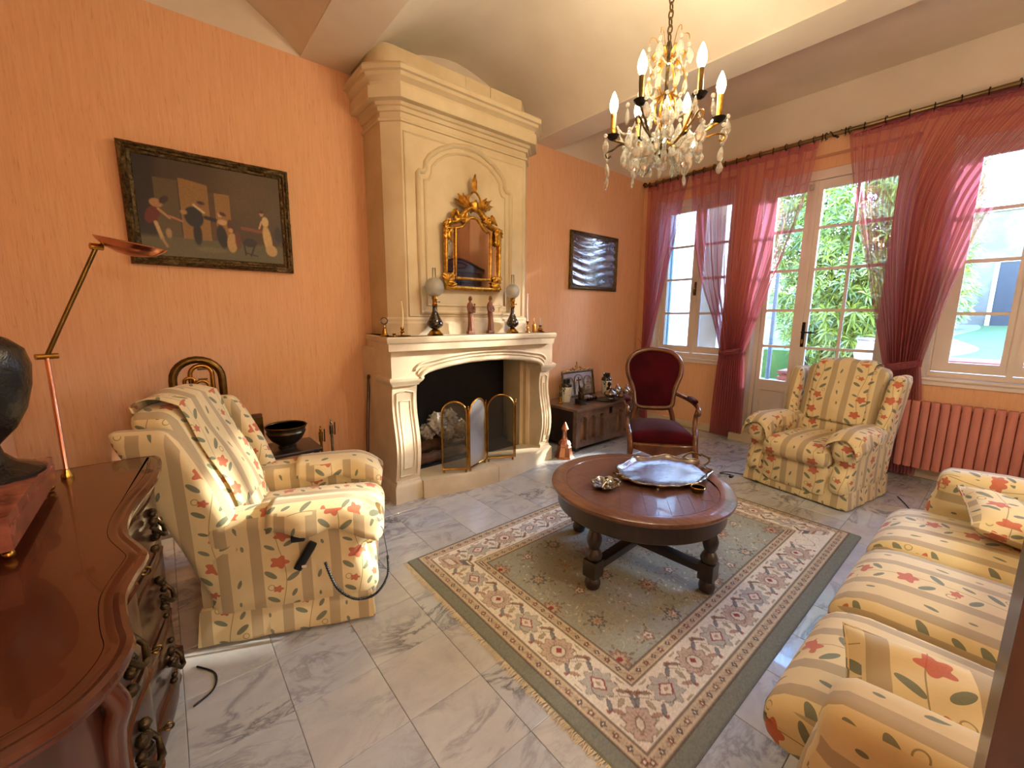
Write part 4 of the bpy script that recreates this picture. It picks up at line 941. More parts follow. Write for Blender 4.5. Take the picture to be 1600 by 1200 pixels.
# ------------------------------------------------------------------ rug
def make_rug():
    x0, x1, y0, y1 = .915, 3.215, .452, 1.985
    nx, ny = 520, 346
    L = lambda r, g_, b_: np.array(lin((r, g_, b_)))
    xs = np.linspace(x0, x1, nx+1); ys = np.linspace(y0, y1, ny+1); X, Y = np.meshgrid(xs, ys)
    e = np.minimum(np.minimum(X-x0, x1+.045-X), np.minimum(Y-y0, y1+.046-Y))     # distance to the edge
    rs = np.random.RandomState(11)
    green, cream, tan, field = L(122, 124, 112), L(216, 210, 194), L(180, 165, 142), L(150, 152, 140)
    brown, red, blue, rose, dk = L(112, 84, 66), L(140, 40, 44), L(96, 102, 110), L(156, 118, 100), L(84, 66, 54)
    C = np.zeros(X.shape+(3,)); C[:] = field
    def put(m, col, a=1.0): C[m] = C[m]*(1-a)+col*a
    EG, E1, E2, E3 = .060, .112, .285, .335
    put(e < E3, tan); put(e < E2, cream); put(e < E1, tan); put(e < EG, green)
    for v in (EG, E1, E2, E3): put(np.abs(e-v) < .0035, dk, .7)
    for v in (EG+.010, E1-.009, E2+.009, E3-.010): put(np.abs(e-v) < .0022, L(196, 180, 150), .9)
    # along-border coordinate
    side = np.argmin(np.stack([X-x0, x1-X, Y-y0, y1-Y]), 0)
    S = np.where(side < 2, Y-y0, X-x0); Ls = np.where(side < 2, y1-y0, x1-x0)
    def flower(m0, u, v, r, petals, cols, ph=0.0, asp=1.0):
        rad = np.hypot(u, v*asp); an = np.arctan2(v, u); w = r*(1+.22*np.cos(an*petals+ph))
        put(m0 & (rad < w), cols[0], .85); put(m0 & (np.abs(rad-w*.92) < r*.07), dk, .55)
        put(m0 & (rad < w*.66), cols[1], .85); put(m0 & (np.abs(rad-w*.62) < r*.06), dk, .4)
        put(m0 & (rad < r*.30), cols[2], .9)
    def leaf(m0, u, v, a, b, ang, col, al=.8):
        c, s = math.cos(ang), math.sin(ang); p = u*c+v*s; q = -u*s+v*c; d = (p/a)**2+(q/b)**2
        put(m0 & (d < 1), col, al); put(m0 & (np.abs(d-.9) < .14), dk, .35)
    # narrow borders: rosettes with diamond leaves
    for (lo, hi, r) in ((EG, E1, .013), (E2, E3, .0125)):
        mid = (lo+hi)/2; per = .052; m0 = (e > lo+.008) & (e < hi-.008)
        u = np.mod(S+per/2, per)-per/2; v = e-mid; kk = np.floor((S+per/2)/per).astype(int) % 2
        flower(m0 & (kk == 0), u, v, r, 5, (rose, brown, cream)); flower(m0 & (kk == 1), u, v, r*.85, 4, (brown, blue, cream), .6)
        put(m0 & (np.abs(v-.008*np.sin(S*2*PI/per)) < .0018) & (np.abs(u) > r), brown, .6)
    # main border
    mid = (E1+E2)/2; m0 = (e > E1+.012) & (e < E2-.012) & True
    v = e-mid; per = .40
    vine = v-.045*np.sin(S*2*PI/.20*1.0)
    put(m0 & (np.abs(vine) < .0022), brown, .8)
    vine2 = v+.05*np.sin(S*2*PI/.20+.6); put(m0 & (np.abs(vine2) < .0016) & (np.abs(np.sin(S*2*PI/.4)) > .3), L(130, 120, 96), .8)
    for kx in range(-1, 9):
        c = kx*per/2+.17; u = S-c; big = kx % 2 == 0; near = m0 & (np.abs(u) < .12)
        if big:
            rad = np.hypot(u*.95, (v+.006)); an = np.arctan2(v, u)
            w = .064*(1+.10*np.cos(an*11)+.06*np.cos(an)); put(near & (rad < w), rose, .55); put(near & (np.abs(rad-w) < .0025), dk, .55)
            put(near & (rad < w*.75) & (np.mod(an*11/PI+.5, 1) < .3), brown, .4); put(near & (rad < .030), cream, .8); put(near & (np.abs(rad-.030) < .003), dk, .6)
            put(near & (np.abs(u)+np.abs(v) < .016), red, .9)
        else:
            rad = np.hypot(u, v); an = np.arctan2(v, u); w = .058*(1+.16*np.cos(an*8)); put(near & (rad < w), blue, .45); put(near & (np.abs(rad-w) < .0022), dk, .45)
            dd = np.abs(u)*.8+np.abs(v)*1.1; put(near & (dd < .034), red, .8); put(near & (dd < .026), cream, .95); put(near & (dd < .010), rose, .8)
        for (du, dv, an_, cc, a_, b_) in ((.075, .038, .6, blue, .026, .009), (.085, -.036, -.5, rose, .024, .009), (-.075, .04, 2.4, brown, .024, .008), (-.08, -.04, -2.5, blue, .026, .009), (.10, .0, 1.4, L(150, 140, 112), .022, .010), (.11, .055, .2, rose, .014, .009), (-.10, .06, .1, brown, .012, .008), (.105, -.062, .1, red, .009, .008), (-.04, .072, 0., L(150, 140, 112), .02, .007), (.035, -.073, 0., L(150, 140, 112), .02, .007)):
            leaf(near, u-du, v-dv, a_, b_, an_, cc)
    # field: mirrored palmettes, small flowers, tendrils
    m0 = e > E3+.004; cx, cy = (x0+x1)/2, (y0+y1)/2; U = X-cx; V = Y-cy
    pts = []
    for i in range(9):
        for j in range(5):
            pts.append(((i-4)*.20+(.10 if j % 2 else 0), (j-2)*.19, (i*3+j*2) % 4))
    for (px, py, kd) in pts:
        u = U-px; w_ = V-py; r = (.044, .030, .036, .026)[kd]; nr = m0 & (np.abs(u) < .1) & (np.abs(w_) < .1)
        cols = ((rose, tan, red), (tan, field, rose), (blue, tan, rose), (rose, cream, blue))[kd]
        flower(nr, u, w_, r, (9, 6, 8, 5)[kd], cols, px*9)
        for q in range(5):
            a = q*1.26+px*5; leaf(nr, u-math.cos(a)*(r+.022), w_-math.sin(a)*(r+.022), .014, .005, a, (brown, L(120, 112, 92), rose)[q % 3], .6)
    for q in range(26):
        px, py, ph, rad0 = rs.uniform(-.8, .8), rs.uniform(-.42, .42), rs.uniform(0, 6), rs.uniform(.04, .09)
        for (u, w_) in ((U-px, V-py), (U+px, V+py)):
            rad = np.hypot(u, w_); an = np.arctan2(w_, u)
            put(m0 & (np.abs(rad-rad0*(1+.15*np.sin(an*3+ph))) < .0017) & (np.cos(an+ph) > -.3), L(178, 168, 140), .8)
    for q in range(900):
        px, py = rs.uniform(-.82, .82), rs.uniform(-.44, .44); u = U-px; w_ = V-py; nr = m0 & (np.abs(u) < .02) & (np.abs(w_) < .02)
        leaf(nr, u, w_, rs.uniform(.005, .012), .0036, rs.uniform(0, 3), (cream, rose, brown, L(176, 166, 140))[q % 4], .7)
    n = rs.rand(*X.shape); n = (n+np.roll(n, 1, 1))/2; C *= (.84+.32*n[..., None])
    Z = .010+.0012*rs.rand(*X.shape)+.001*np.sin(X*7)*np.sin(Y*5); Z[0, :] = Z[-1, :] = .002; Z[:, 0] = Z[:, -1] = .002
    co = np.stack([X, Y, Z], -1).reshape(-1, 3).astype(np.float32)
    idx = np.arange((nx+1)*(ny+1)).reshape(ny+1, nx+1)
    q = np.stack([idx[:-1, :-1], idx[:-1, 1:], idx[1:, 1:], idx[1:, :-1]], -1).reshape(-1, 4)
    me = bpy.data.meshes.new('rug'); me.vertices.add(len(co)); me.vertices.foreach_set('co', co.ravel())
    me.loops.add(q.size); me.loops.foreach_set('vertex_index', q.ravel().astype(np.int32)); me.polygons.add(len(q)); me.polygons.foreach_set('loop_start', np.arange(0, q.size, 4, dtype=np.int32))
    me.update(calc_edges=True); me.validate()
    ca = me.color_attributes.new('Col', 'FLOAT_COLOR', 'POINT'); a = np.ones((len(co), 4), np.float32); a[:, :3] = C.reshape(-1, 3); ca.data.foreach_set('color', a.ravel())
    me.materials.append(MATS['rug_pile']); return me
rug = thing('oriental_rug', 'large grey-green oriental rug with cream flowered border, under the coffee table', 'rug', (0, 0, 0))
obj('pile', make_rug(), rug)
plain('fringe_yarn', (206, 192, 160), .95)
g = G(); rr = random.Random(2)
for xx, s_ in ((.917, -1), (3.213, 1)):
    for k in range(330):
        y = .458+1.52*k/330; w = rr.uniform(.0012, .002); dx = rr.uniform(.018, .034); dy = rr.uniform(-.007, .007)
        g.add([(xx, y-w, .004), (xx, y+w, .004), (xx+s_*dx*.6, y+dy+w, .006+rr.uniform(0, .002)), (xx+s_*dx*.6, y+dy-w, .004), (xx+s_*dx, y+dy*1.6+w, .0015), (xx+s_*dx, y+dy*1.6-w, .0015)], [(0, 1, 2, 3), (3, 2, 4, 5)])
g.build('fringe', 'fringe_yarn', rug, smooth=0, norm=False, kind='stuff')

# ------------------------------------------------------------------ upholstered recliners
FF = 'floral_fabric'
def recliner(label, loc, rz, tiltb=.30, lower=0.0):
    r = thing('recliner_armchair', label, 'armchair', loc, rz, 'floral recliner armchairs')
    W = .37
    g = G(); g.rbox(-.33, .31, -.345, .345, .02, .30, .02, 5); g.build('base', FF, r, uv=(.07, 0))
    def flare(x, y, z):
        k = max(0, .16-z)/.16; s = 1+.035*k*(1+.35*math.sin(x*38+y*31)); return (x*s, y*s, z)
    g = G(); g.rbox(-.335, .325, -.36, .36, .008, .165, .012, 14, flare); g.build('skirt', FF, r, uv=(.07, .1), smooth=60)
    g = G(); g.rbox(.255, .345, -.225, .225, .06, .285, .03, 8); g.build('front_panel', FF, r, uv=(.0, .12), smooth=60)
    def seatf(x, y, z):
        b = max(0, 1-(y/.24)**2)*max(0, 1-((x-.06)/.34)**2); return (x, y, z+(.028*b if z > .36 else 0)-(.02*max(0, (x-.3)/.08) if z > .36 else 0))
    g = G(); g.rbox(-.24, .385, -.232, .232, .275, .425, .055, 12, seatf); g.build('seat_cushion', FF, r, uv=(.0, .05), smooth=60)
    def tilt(x, y, z): return (x-(z-.40)*tiltb, y, z)
    def backf(x, y, z):
        t = max(0, (z-.86)/.12); z2 = z+.035*t*(1-(y/.28)**2)
        puff = .030*max(0, 1-(y/.26)**2)*(.5+.5*math.cos((z-.62)*9)) if x > -.27 else 0
        return tilt(x+puff, y, z2)
    g = G(); g.rbox(-.345, -.19, -.275, .275, .30, .955, .05, 14, backf); g.build('backrest', FF, r, uv=(.0, .0), smooth=60)
    for s_ in (-1, 1):
        def armf(x, y, z, s_=s_):
            up_ = max(0, (z-.36)/.2); c = s_*.298; y2 = c+(y-c)*(1+.34*min(up_, 1)*min(1, (.60-z)/.06+.4)); fr = max(0, (x-.22)/.13)
            z2 = z-(.050*fr*fr if z > .4 else 0)+.012*math.sin((x+.3)*4)*(z > .4); x2 = x-.055*max(0, 1-abs(z-.32)/.12)*fr
            return (x2, y2+s_*.010*math.sin(x*9)*(z > .4), z2)
        g = G(); g.rbox(-.30, .355, s_*.298-.068, s_*.298+.068, .10, .545, .055, 14, armf); g.build('arm', FF, r, uv=(.13*s_, .03), smooth=60)
        def wingf(x, y, z, s_=s_):
            k = (z-.45)/.5; x2 = -.30+(x+.30)*(1.0-.20*max(0, k)+.12*math.sin(max(0, k)*PI)); y2 = y+s_*.030*max(0, k)
            t = tilt(x2, y2, z); return (t[0]-.10*max(0, k-.80)*(1 if x < -.2 else 0), t[1], t[2])
        g = G(); g.rbox(-.365, -.135, s_*.318-.046, s_*.318+.046, .14, .925, .044, 12, wingf); g.build('wing', FF, r, uv=(.10, .02), smooth=60)
        # arm cover: cloth draped over the arm
        def cov(u, v, s_=s_):
            a = u*2-1; x = -.06+.425*v+.012*math.sin(u*9)*v; ang = a*1.35; hw = .098; fr = max(0, (x-.22)/.13)
            y = s_*.300+hw*math.sin(ang)*1.03+s_*.010*math.sin(x*9); zt = .560-.045*(1-math.cos(ang))*1.2
            z = zt-.052*fr*fr+.012*math.sin((x+.3)*4)
            if abs(a) > .7: z -= (abs(a)-.7)/.3*(.055+.014*math.sin(x*30+s_)+.02*v); y += (1 if a > 0 else -1)*(.004+.007*math.sin(x*26))
            return (x, y, z)
        g = G(); g.grid(cov, 22, 20); o = g.build('arm_cover', FF, r, uv=(.0+.05*s_, .21), smooth=180)
        md = o.modifiers.new('thick', 'SOLIDIFY'); md.thickness = .004; md.offset = 1
    # head cloth draped over the backrest
    def bc(u, v):
        y = (u*2-1)*.195; y += .006*math.sin(v*11); p = v*2-1
        if v < .62: t = v/.62; z = .52+(.962-.52)*t; x = -.180+.030*max(0, 1-(y/.26)**2)*(.5+.5*math.cos((z-.62)*9))
        elif v < .8: t = (v-.62)/.18; z = .962+.022*math.sin(t*PI); x = -.176-.165*t
        else: t = (v-.8)/.2; z = .962-.03*t; x = -.341
        z += .034*max(0, (z-.86)/.12)*(1-(y/.28)**2)+.006*math.sin(y*40+v*12)*(v > .3)
        return tilt(x+.004+.003*math.sin(y*30+z*22), y, z)
    g = G(); g.grid(bc, 24, 40); o = g.build('head_cloth', FF, r, uv=(.0, .17), smooth=180); md = o.modifiers.new('thick', 'SOLIDIFY'); md.thickness = .004; md.offset = 1
    return r
rc1 = recliner('striped floral recliner armchair beside the dark bureau, hand control hanging on its side', (.455, 2.155, 0), R(-23.5), .36)
h = G(); h.T = Matrix.Translation((.10, -.392, .40)) @ Matrix.Rotation(R(-58), 4, 'Y'); h.rbox(-.11, .02, -.012, .012, -.018, .018, .008, 5)
h.T = Matrix.Translation((.04, -.392, .41)) @ Matrix.Rotation(R(0), 4, 'Y'); h.rbox(-.012, .04, -.011, .011, .02, .05, .005, 4)
hc = h.build('hand_control', 'black_plastic', rc1)
h = G(); h.rbox(.062, .080, -.4065, -.402, .318, .328, .001, 3); h.build('control_button', 'white_paint', hc)
h = G(); cp = cat_spline([(.15, -.395, .32), (.19, -.40, .20), (.26, -.402, .135), (.34, -.40, .14), (.395, -.39, .21), (.40, -.375, .30)], 40)
h.tube(cp, [.0055+.0016*math.sin(i*1.9) for i in range(len(cp))], 7); h.tube([(.40, -.375, .30), (.385, -.36, .42), (.33, -.33, .50)], .002, 5); h.build('coiled_cord', 'coiled_cord', hc, smooth=60)
rc2 = recliner('striped floral recliner armchair in front of the glazed door, beside the pink radiator', (3.935, .905, 0), R(170), .20)
for k, (pts, lab) in enumerate((([(3.75, 1.36, .004), (3.70, 1.47, .004), (3.62, 1.50, .004), (3.66, 1.42, .004), (3.60, 1.40, .004)], 'black power cord curling on the floor left of the far recliner'), ([(4.2, .42, .004), (3.9, .30, .004), (3.62, .28, .004), (3.35, .18, .004)], 'thin black cord on the floor between the far recliner and the sofa'), ([(-.02, 1.86, .004), (.03, 1.78, .004), (.02, 1.70, .004), (-.04, 1.66, .004)], 'thin black cord on the floor at the corner of the near recliner'))):
    g = G(); g.tube(cat_spline(pts, 8), .0035, 6); 
    if k == 0: g.rbox(3.585, 3.635, 1.385, 1.41, .0, .018, .005, 4)
    tag(g.build('power_cord', 'black_plastic', smooth=60), lab, 'cord')

# ------------------------------------------------------------------ sofa
sf = thing('three_seat_sofa', 'long striped floral three-seat sofa along the right edge, beside the rug', 'sofa', (0, 0, 0))
SX0, SX1 = 1.065, 2.80
g = G(); g.rbox(SX0-.14, SX1+.14, -.60, .20, .03, .30, .03, 6); g.build('base', FF, sf, uv=(.02, .0))
g = G(); g.rbox(SX0-.15, SX1+.15, -.61, .225, .008, .17, .012, 16, lambda x, y, z: (x, y+.008*math.sin(x*26)*(.17-z)/.16, z)); g.build('skirt', FF, sf, uv=(.02, .1), smooth=60)
cw = (SX1-SX0)/3
def smp(name, x0, x1, y0, y1, z0, z1, r, par, uv, n=14, fn=None):
    """box cushion with sofa stripes running front to back: u along x, v along y"""
    g = G(); g.rbox(x0, x1, y0, y1, z0, z1, r, n, fn)
    me = g.mesh(name, FF, 60, None); lay = me.uv_layers.new(name='UVMap')
    for p in me.polygons:
        nx, ny, nz = map(abs, p.normal)
        for li in p.loop_indices:
            c = me.vertices[me.loops[li].vertex_index].co
            w = (c.x, c.y) if (nz >= nx and nz >= ny) else ((c.x, -c.z) if ny >= nx else (c.z+.12, c.y))
            lay.data[li].uv = (w[0]+uv[0], w[1]+uv[1])
    return obj(name, me, par)
for k in range(3):
    x0 = SX0+cw*k+.006; x1 = SX0+cw*(k+1)-.006; xm = (x0+x1)/2
    def cf(x, y, z, xm=xm):
        b = max(0, 1-((x-xm)/(cw/2))**2)*max(0, 1-((y+.05)/.40)**2); return (x, y, z+(.030*b if z > .36 else 0)-(.035*max(0, (y-.2)/.1) if z > .36 else 0))
    smp('seat_cushion', x0, x1, -.42, .30, .27, .43, .06, sf, (.15-xm, .10+.13*k), fn=cf)
g = G(); g.rbox(SX0-.06, SX1+.06, -.66, -.44, .25, .86, .07, 8); g.build('backrest', FF, sf, uv=(0, 0), smooth=60)
for k in range(3):
    x0 = SX0+cw*k+.008; x1 = SX0+cw*(k+1)-.008
    smp('back_cushion', x0, x1, -.50, -.34, .42, .84, .06, sf, (.15-(x0+x1)/2, 0), 10, lambda x, y, z: (x, y-(z-.42)*.15, z))
for s_, xc in ((-1, SX0-.075), (1, SX1+.075)):
    def af(x, y, z, s_=s_, xc=xc):
        u_ = max(0, min(1, (z-.40)/.15)); return (xc+(x-xc)*(1+.12*u_)+s_*.015*u_, y-.03*max(0, (y-.05)/.14)*u_, z-(.02*max(0, (y+.05)/.25) if z > .5 else 0))
    smp('arm', xc-.078, xc+.078, -.62, .185, .12, .64, .055, sf, (.03 if s_ > 0 else .19, .12), 14, af)
def pillow(label, loc, rot, w, h, t_, uvo):
    p = thing('throw_pillow', label, 'pillow', loc); p.rotation_euler = rot
    g = G(); n = 18; vs = []; fs = []
    for sgn in (1, -1):
        o = len(vs)
        for j in range(n+1):
            for i in range(n+1):
                u = i/n*2-1; v = j/n*2-1; k = (max(0, 1-u**4))**.6*(max(0, 1-v**4))**.6
                pin = 1-.06*(1-u*u)*(abs(v) > .98)-.06*(1-v*v)*(abs(u) > .98); hz = t_*k*sgn+.004*math.sin(u*7+v*5)*k
                vs.append((u*w/2*(1-.05*(1-v*v)), v*h/2*(1-.05*(1-u*u)), hz))
        for j in range(n):
            for i in range(n): a = o+j*(n+1)+i; fs.append((a, a+1, a+n+2, a+n+1) if sgn > 0 else (a, a+n+1, a+n+2, a+1))
    g.add(vs, fs); g.build('cushion_body', FF, p, uv=uvo, smooth=180)
    g = G(); e = [(-w/2, -h/2), (w/2, -h/2), (w/2, h/2), (-w/2, h/2)]; pts = []
    for k in range(4):
        a, b_ = e[k], e[(k+1) % 4]
        for i in range(10):
            q = i/10; x = a[0]*(1-q)+b_[0]*q; y = a[1]*(1-q)+b_[1]*q; m = 1-(2*q-1)**2; s2 = .05*m
            pts.append((x*(1-s2) if k % 2 else x, y*(1-s2) if k % 2 == 0 else y, 0))
    g.tube(pts, .004, 6, True); g.build('piping', FF, p, uv=uvo, smooth=60)
    return p
pillow('floral throw pillow lying against the far arm of the sofa', (2.60, -.12, .525), (R(14), R(-10), R(12)), .34, .36, .062, (.06, .1))
pillow('floral throw pillow wedged beside the near arm of the sofa', (1.225, -.03, .515), (R(3), R(-22), R(14)), .24, .40, .045, (.1, .3))

# ------------------------------------------------------------------ bureau at the left
bu = thing('serpentine_bureau', 'glossy mahogany chest of drawers with serpentine moulded top, bottom left corner', 'chest of drawers', (0, 0, 0))
BF = [(-.60, 1.92), (-.20, 1.92), (-.075, 1.915), (-.05, 1.885), (-.048, 1.80), (-.052, 1.70), (-.068, 1.60), (-.095, 1.48), (-.110, 1.36), (-.108, 1.26), (-.082, 1.17), (-.072, 1.12), (-.09, 1.04), (-.100, .97), (-.092, .88), (-.084, .82), (-.10, .76), (-.135, .71), (-.20, .68), (-.30, .665), (-.60, .66)]
BFs = [p[:2] for p in cat_spline([(x, y, 0) for x, y in reversed(BF[1:-1])], 4)]
BPath = [(-.60, .66)]+BFs+[(-.60, 1.92)]
BT = .85
g = G(); g.prism(BPath, BT-.028, BT-.004, 'z'); ins = [(x, y) for x, y in BPath]
foot(g, BPath, [(-.03, BT-.030), (-.012, BT-.030), (.0, BT-.022), (.006, BT-.014), (.004, BT-.005), (-.004, BT-.001), (-.012, BT-.003), (-.018, BT), (-.03, BT)], True)
def inset(path, d):
    q = []; P = [Vector(p) for p in path]
    for i in range(len(P)):
        a = P[max(i-1, 0)]; b_ = P[min(i+1, len(P)-1)]; dd = (b_-a).normalized(); q.append((P[i].x-dd.y*d, P[i].y+dd.x*d))
    return q
tp = inset(BPath, .029); g.add([(x, y, BT) for x, y in tp], [tuple(range(len(tp)))]); g.build('top', 'mahogany', bu, smooth=35)
body = inset(BPath, .035); body[0] = (-.60, .695); body[-1] = (-.60, 1.885)
g = G(); g.prism(body, .08, BT-.027, 'z'); g.build('carcass', 'mahogany_dark', bu, smooth=35)
g = G(); foot(g, body, [(-.01, .04), (.012, .04), (.016, .07), (.010, .10), (.0, .11), (-.01, .11)]); g.build('plinth', 'mahogany_dark', bu, smooth=35)
for (x, y) in ((-.12, .78), (-.10, 1.82), (-.55, .74), (-.55, 1.84)):
    g = G(); g.lathe([(.03, 0), (.036, .02), (.026, .045), (0, .045)], (x, y, 0), 12); g.build('foot', 'mahogany_dark', bu)
sub = [p for p in body if .84 < p[1] < 1.83 and p[0] > -.25]
for (z0, z1) in ((.60, .80), (.365, .585), (.125, .35)):
    g = G(); foot(g, sub, [(-.01, z0), (.008, z0), (.012, z0+.01), (.012, z1-.01), (.008, z1), (-.01, z1)]); dr = g.build('drawer', 'mahogany_dark', bu, smooth=35)
    g = G(); foot(g, sub[2:-2], [(.008, z0+.018), (.018, z0+.022), (.008, z0+.03)]); foot(g, sub[2:-2], [(.008, z1-.03), (.018, z1-.022), (.008, z1-.018)]); g.build('drawer_moulding', 'mahogany', dr, smooth=35)
    zc = (z0+z1)/2
    def atb(y):
        q = min(sub, key=lambda p: abs(p[1]-y)); return q[0]+.013
    for y in (1.62, 1.02):
        x = atb(y); g = G(); rr = random.Random(int(y*100+z0*10))
        for i in range(9): g.sph((x+.006+rr.uniform(0, .008), y+rr.uniform(-.02, .02)*.9+(.03 if i % 2 else -.03), zc+.055-.0138*i), rr.uniform(.008, .015), 7)
        g.tube([(x+.005, y-.045, zc+.02), (x+.03, y-.035, zc-.015), (x+.034, y, zc-.03), (x+.03, y+.035, zc-.015), (x+.005, y+.045, zc+.02)], [.006, .006, .008, .006, .006], 7)
        g.build('drawer_pull', 'antique_bronze', dr, smooth=60)
    y = 1.34; x = atb(y); g = G(); rr = random.Random(int(z0*77))
    for i in range(9): g.sph((x+.004, y+rr.uniform(-.016, .016), zc+.05-.0125*i), rr.uniform(.007, .013), 7)
    esc = g.build('escutcheon', 'antique_bronze', dr, smooth=60)
    g = G(); g.tube([(x, y, zc), (x+.045, y, zc+.002)], .0035, 6); g.tube([(x+.045+.010*math.cos(a), y, zc+.002+.010*math.sin(a)) for a in np.linspace(0, 2*PI, 13)[:-1]], .003, 5, True); g.build('key', 'old_brass', esc, smooth=60)
# carved corner stile and side panel facing the camera
g = G(); g.tube(cat_spline([(-.118, .80, .80), (-.105, .80, .76), (-.118, .80, .70), (-.122, .80, .5), (-.118, .80, .3), (-.105, .80, .16), (-.11, .80, .11)], 5), .016, 8); g.build('carved_stile', 'mahogany', bu, smooth=60)
for (y0, y1) in ((.70, .78),):
    g = G(); g.box(-.50, -.25, .683, .70, .14, .76); g.build('side_panel', 'mahogany', bu)
# lamp on the bureau
lm = thing('uplighter_lamp', 'thin brass jointed lamp with copper dish shade on the back of the bureau', 'lamp', (0, 0, 0))
A, B_, C_ = Vector((-.262, 1.80, BT)), Vector((-.276, 1.90, 1.215)), Vector((-.128, 1.885, 1.553))
g = G(); g.lathe([(.0, 0), (.014, .0), (.015, .008), (.009, .02), (.008, .028), (0, .028)], tuple(A), 18); g.build('lamp_base', 'brass', lm)
g = G(); g.tube([A+Vector((0, 0, .01)), B_], .0062, 10); g.build('lower_rod', 'copper', lm); 
g = G(); g.tube([B_, C_], .0062, 10); g.build('upper_rod', 'old_brass', lm)
g = G(); g.tube([B_+Vector((-.022, -.012, 0)), B_+Vector((.022, .012, 0))], .009, 10); g.build('joint', 'brass', lm); g = G(); g.tube([C_+Vector((-.014, -.006, 0)), C_+Vector((.014, .006, 0))], .010, 10); g.build('joint', 'brass', lm)
g = G(); N = 32; vs = []; fs = []; pr = [(0, .0), (.35, .004), (.7, .016), (.92, .032), (1.0, .042), (.985, .042), (.9, .034), (.68, .019), (.35, .008), (0, .004)]
for (f, z) in pr:
    for k in range(N): a = 2*PI*k/N; vs.append((.105*f*math.cos(a)*(1+.06*math.cos(2*a))+1e-6*k, .062*f*math.sin(a), z))
for i in range(len(pr)-1):
    for k in range(N): fs.append((i*N+k, i*N+(k+1) % N, (i+1)*N+(k+1) % N, (i+1)*N+k))
g.T = Matrix.Translation((-.052, 1.845, 1.528)) @ Matrix.Rotation(R(-42), 4, 'Z') @ Matrix.Rotation(R(12), 4, 'Y'); g.add(vs, fs); g.build('dish_shade', 'copper', lm, smooth=60)
g = G(); g.tube([C_, Vector((-.105, 1.875, 1.565))], .005, 8); g.tube([Vector((-.07, 1.85, 1.548)), Vector((-.025, 1.82, 1.545))], .010, 8); g.build('bulb_holder', 'dark_gilt', lm)
# urn on red marble plinth
ur = thing('marble_urn', 'black carved stone urn standing on a red marble plinth, left edge on the bureau', 'urn', (-.358, 1.60, BT))
g = G(); g.rbox(-.10, .088, -.36, .105, .022, .098, .004, 4); g.build('marble_plinth', 'red_marble', ur); 
g = G(); g.rbox(-.098, .0895, -.35, .10, .05, .075, .002, 3, lambda x, y, z: (x*1.005, y, z)); g.build('plinth_band', 'red_marble', ur)
for (x, y) in ((.075, .09), (.075, -.34), (-.085, .09), (-.085, -.34)):
    g = G(); g.sph((x, y, .011), .0105, 10); g.build('plinth_foot', 'brass', ur)
g = G(); g.lathe([(.096, .098), (.098, .108), (.080, .118), (.05, .13), (.03, .155), (.026, .175), (.034, .185), (.06, .215), (.082, .26), (.097, .32), (.102, .37), (.094, .41), (.07, .435), (.052, .445), (.05, .47), (.062, .49), (.058, .495), (0, .495)], (0, -.03, 0), 32); g.build('urn_body', 'black_stone', ur, smooth=60)
for s_ in (-1, 1):
    g = G(); g.tube(cat_spline([(0, -.03+s_*.085, .39), (0, -.03+s_*.125, .43), (0, -.03+s_*.12, .48), (0, -.03+s_*.07, .485)], 6), .009, 8); g.build('urn_handle', 'black_stone', ur, smooth=60)

# ------------------------------------------------------------------ behind the near recliner
eu = thing('brass_tuba', 'lacquered brass tuba standing behind the near recliner against the wall', 'tuba', (.14, 3.0, 0))
def U(x0, x1, z0, ztop, y, r, g, n=10): 
    rad = (x1-x0)/2; g.tube([(x0, y, z0), (x0, y, ztop-rad)]+[((x0+x1)/2-rad*math.cos(R(a)), y, ztop-rad+rad*math.sin(R(a))) for a in range(15, 180, 15)]+[(x1, y, ztop-rad), (x1, y, z0)], r, n)
g = G(); U(-.115, .115, .55, 1.085, 0, .021, g, 14); g.build('outer_bow', 'old_brass', eu, smooth=60)
g = G(); U(-.065, -.018, .6, .985, -.02, .009, g); U(-.035, .068, .6, 1.05, .0, .012, g); U(-.02, .045, .6, .965, -.035, .009, g); g.build('inner_tubing', 'brass', eu, smooth=60)
g = G(); [g.tube([(.0, -.005, z), (.045, -.005, z)], .006, 7) for z in (.90, .97, 1.03)]; g.tube([(-.14, -.03, .83), (.06, -.03, .84)], .008, 8); g.tube([(-.18, -.03, .85), (-.14, -.03, .845)], .012, 8); g.build('brace', 'old_brass', eu, smooth=60)
g = G(); g.lathe([(.05, 0), (.055, .02), (.14, .30), (.10, .5), (.05, .62), (0, .62)], (0, 0, 0), 20); g.build('bell', 'old_brass', eu, smooth=60)
t = thing('side_table', 'small dark wooden table holding the bronze bowl behind the near recliner', 'table', (.545, 2.86, 0))
g = G(); g.rbox(-.17, .17, -.15, .15, .495, .52, .006, 4); g.build('tabletop', 'dark_oak', t)
for (x, y) in ((-.14, -.12), (.14, -.12), (-.14, .12), (.14, .12)):
    g = G(); g.tube([(x, y, 0), (x, y, .5)], [.012, .018], 8); g.build('leg', 'dark_oak', t)
t = thing('bronze_bowl', 'wide ribbed bronze bowl behind the near recliner', 'bowl', (.545, 2.86, .52))
g = G(); g.lathe([(.05, 0), (.052, .012), (.045, .018), (.062, .03), (.085, .05), (.088, .054), (.10, .075), (.103, .08), (.112, .10), (.108, .108), (.108, .118), (.116, .13), (.12, .135), (.117, .138), (.105, .11), (.07, .04), (0, .03)], n=32); g.build('bowl_shell', 'bronze_bowl', t)
g = G(); g.lathe([(.117, .134), (.122, .138), (.117, .142), (.113, .138), (.117, .134)], n=32); g.build('bowl_rim', 'old_brass', t)
t = thing('small_wooden_frame', 'small brown wooden frame edge standing behind the near recliner, by the bowl', 'frame', (.43, 3.12, 0))
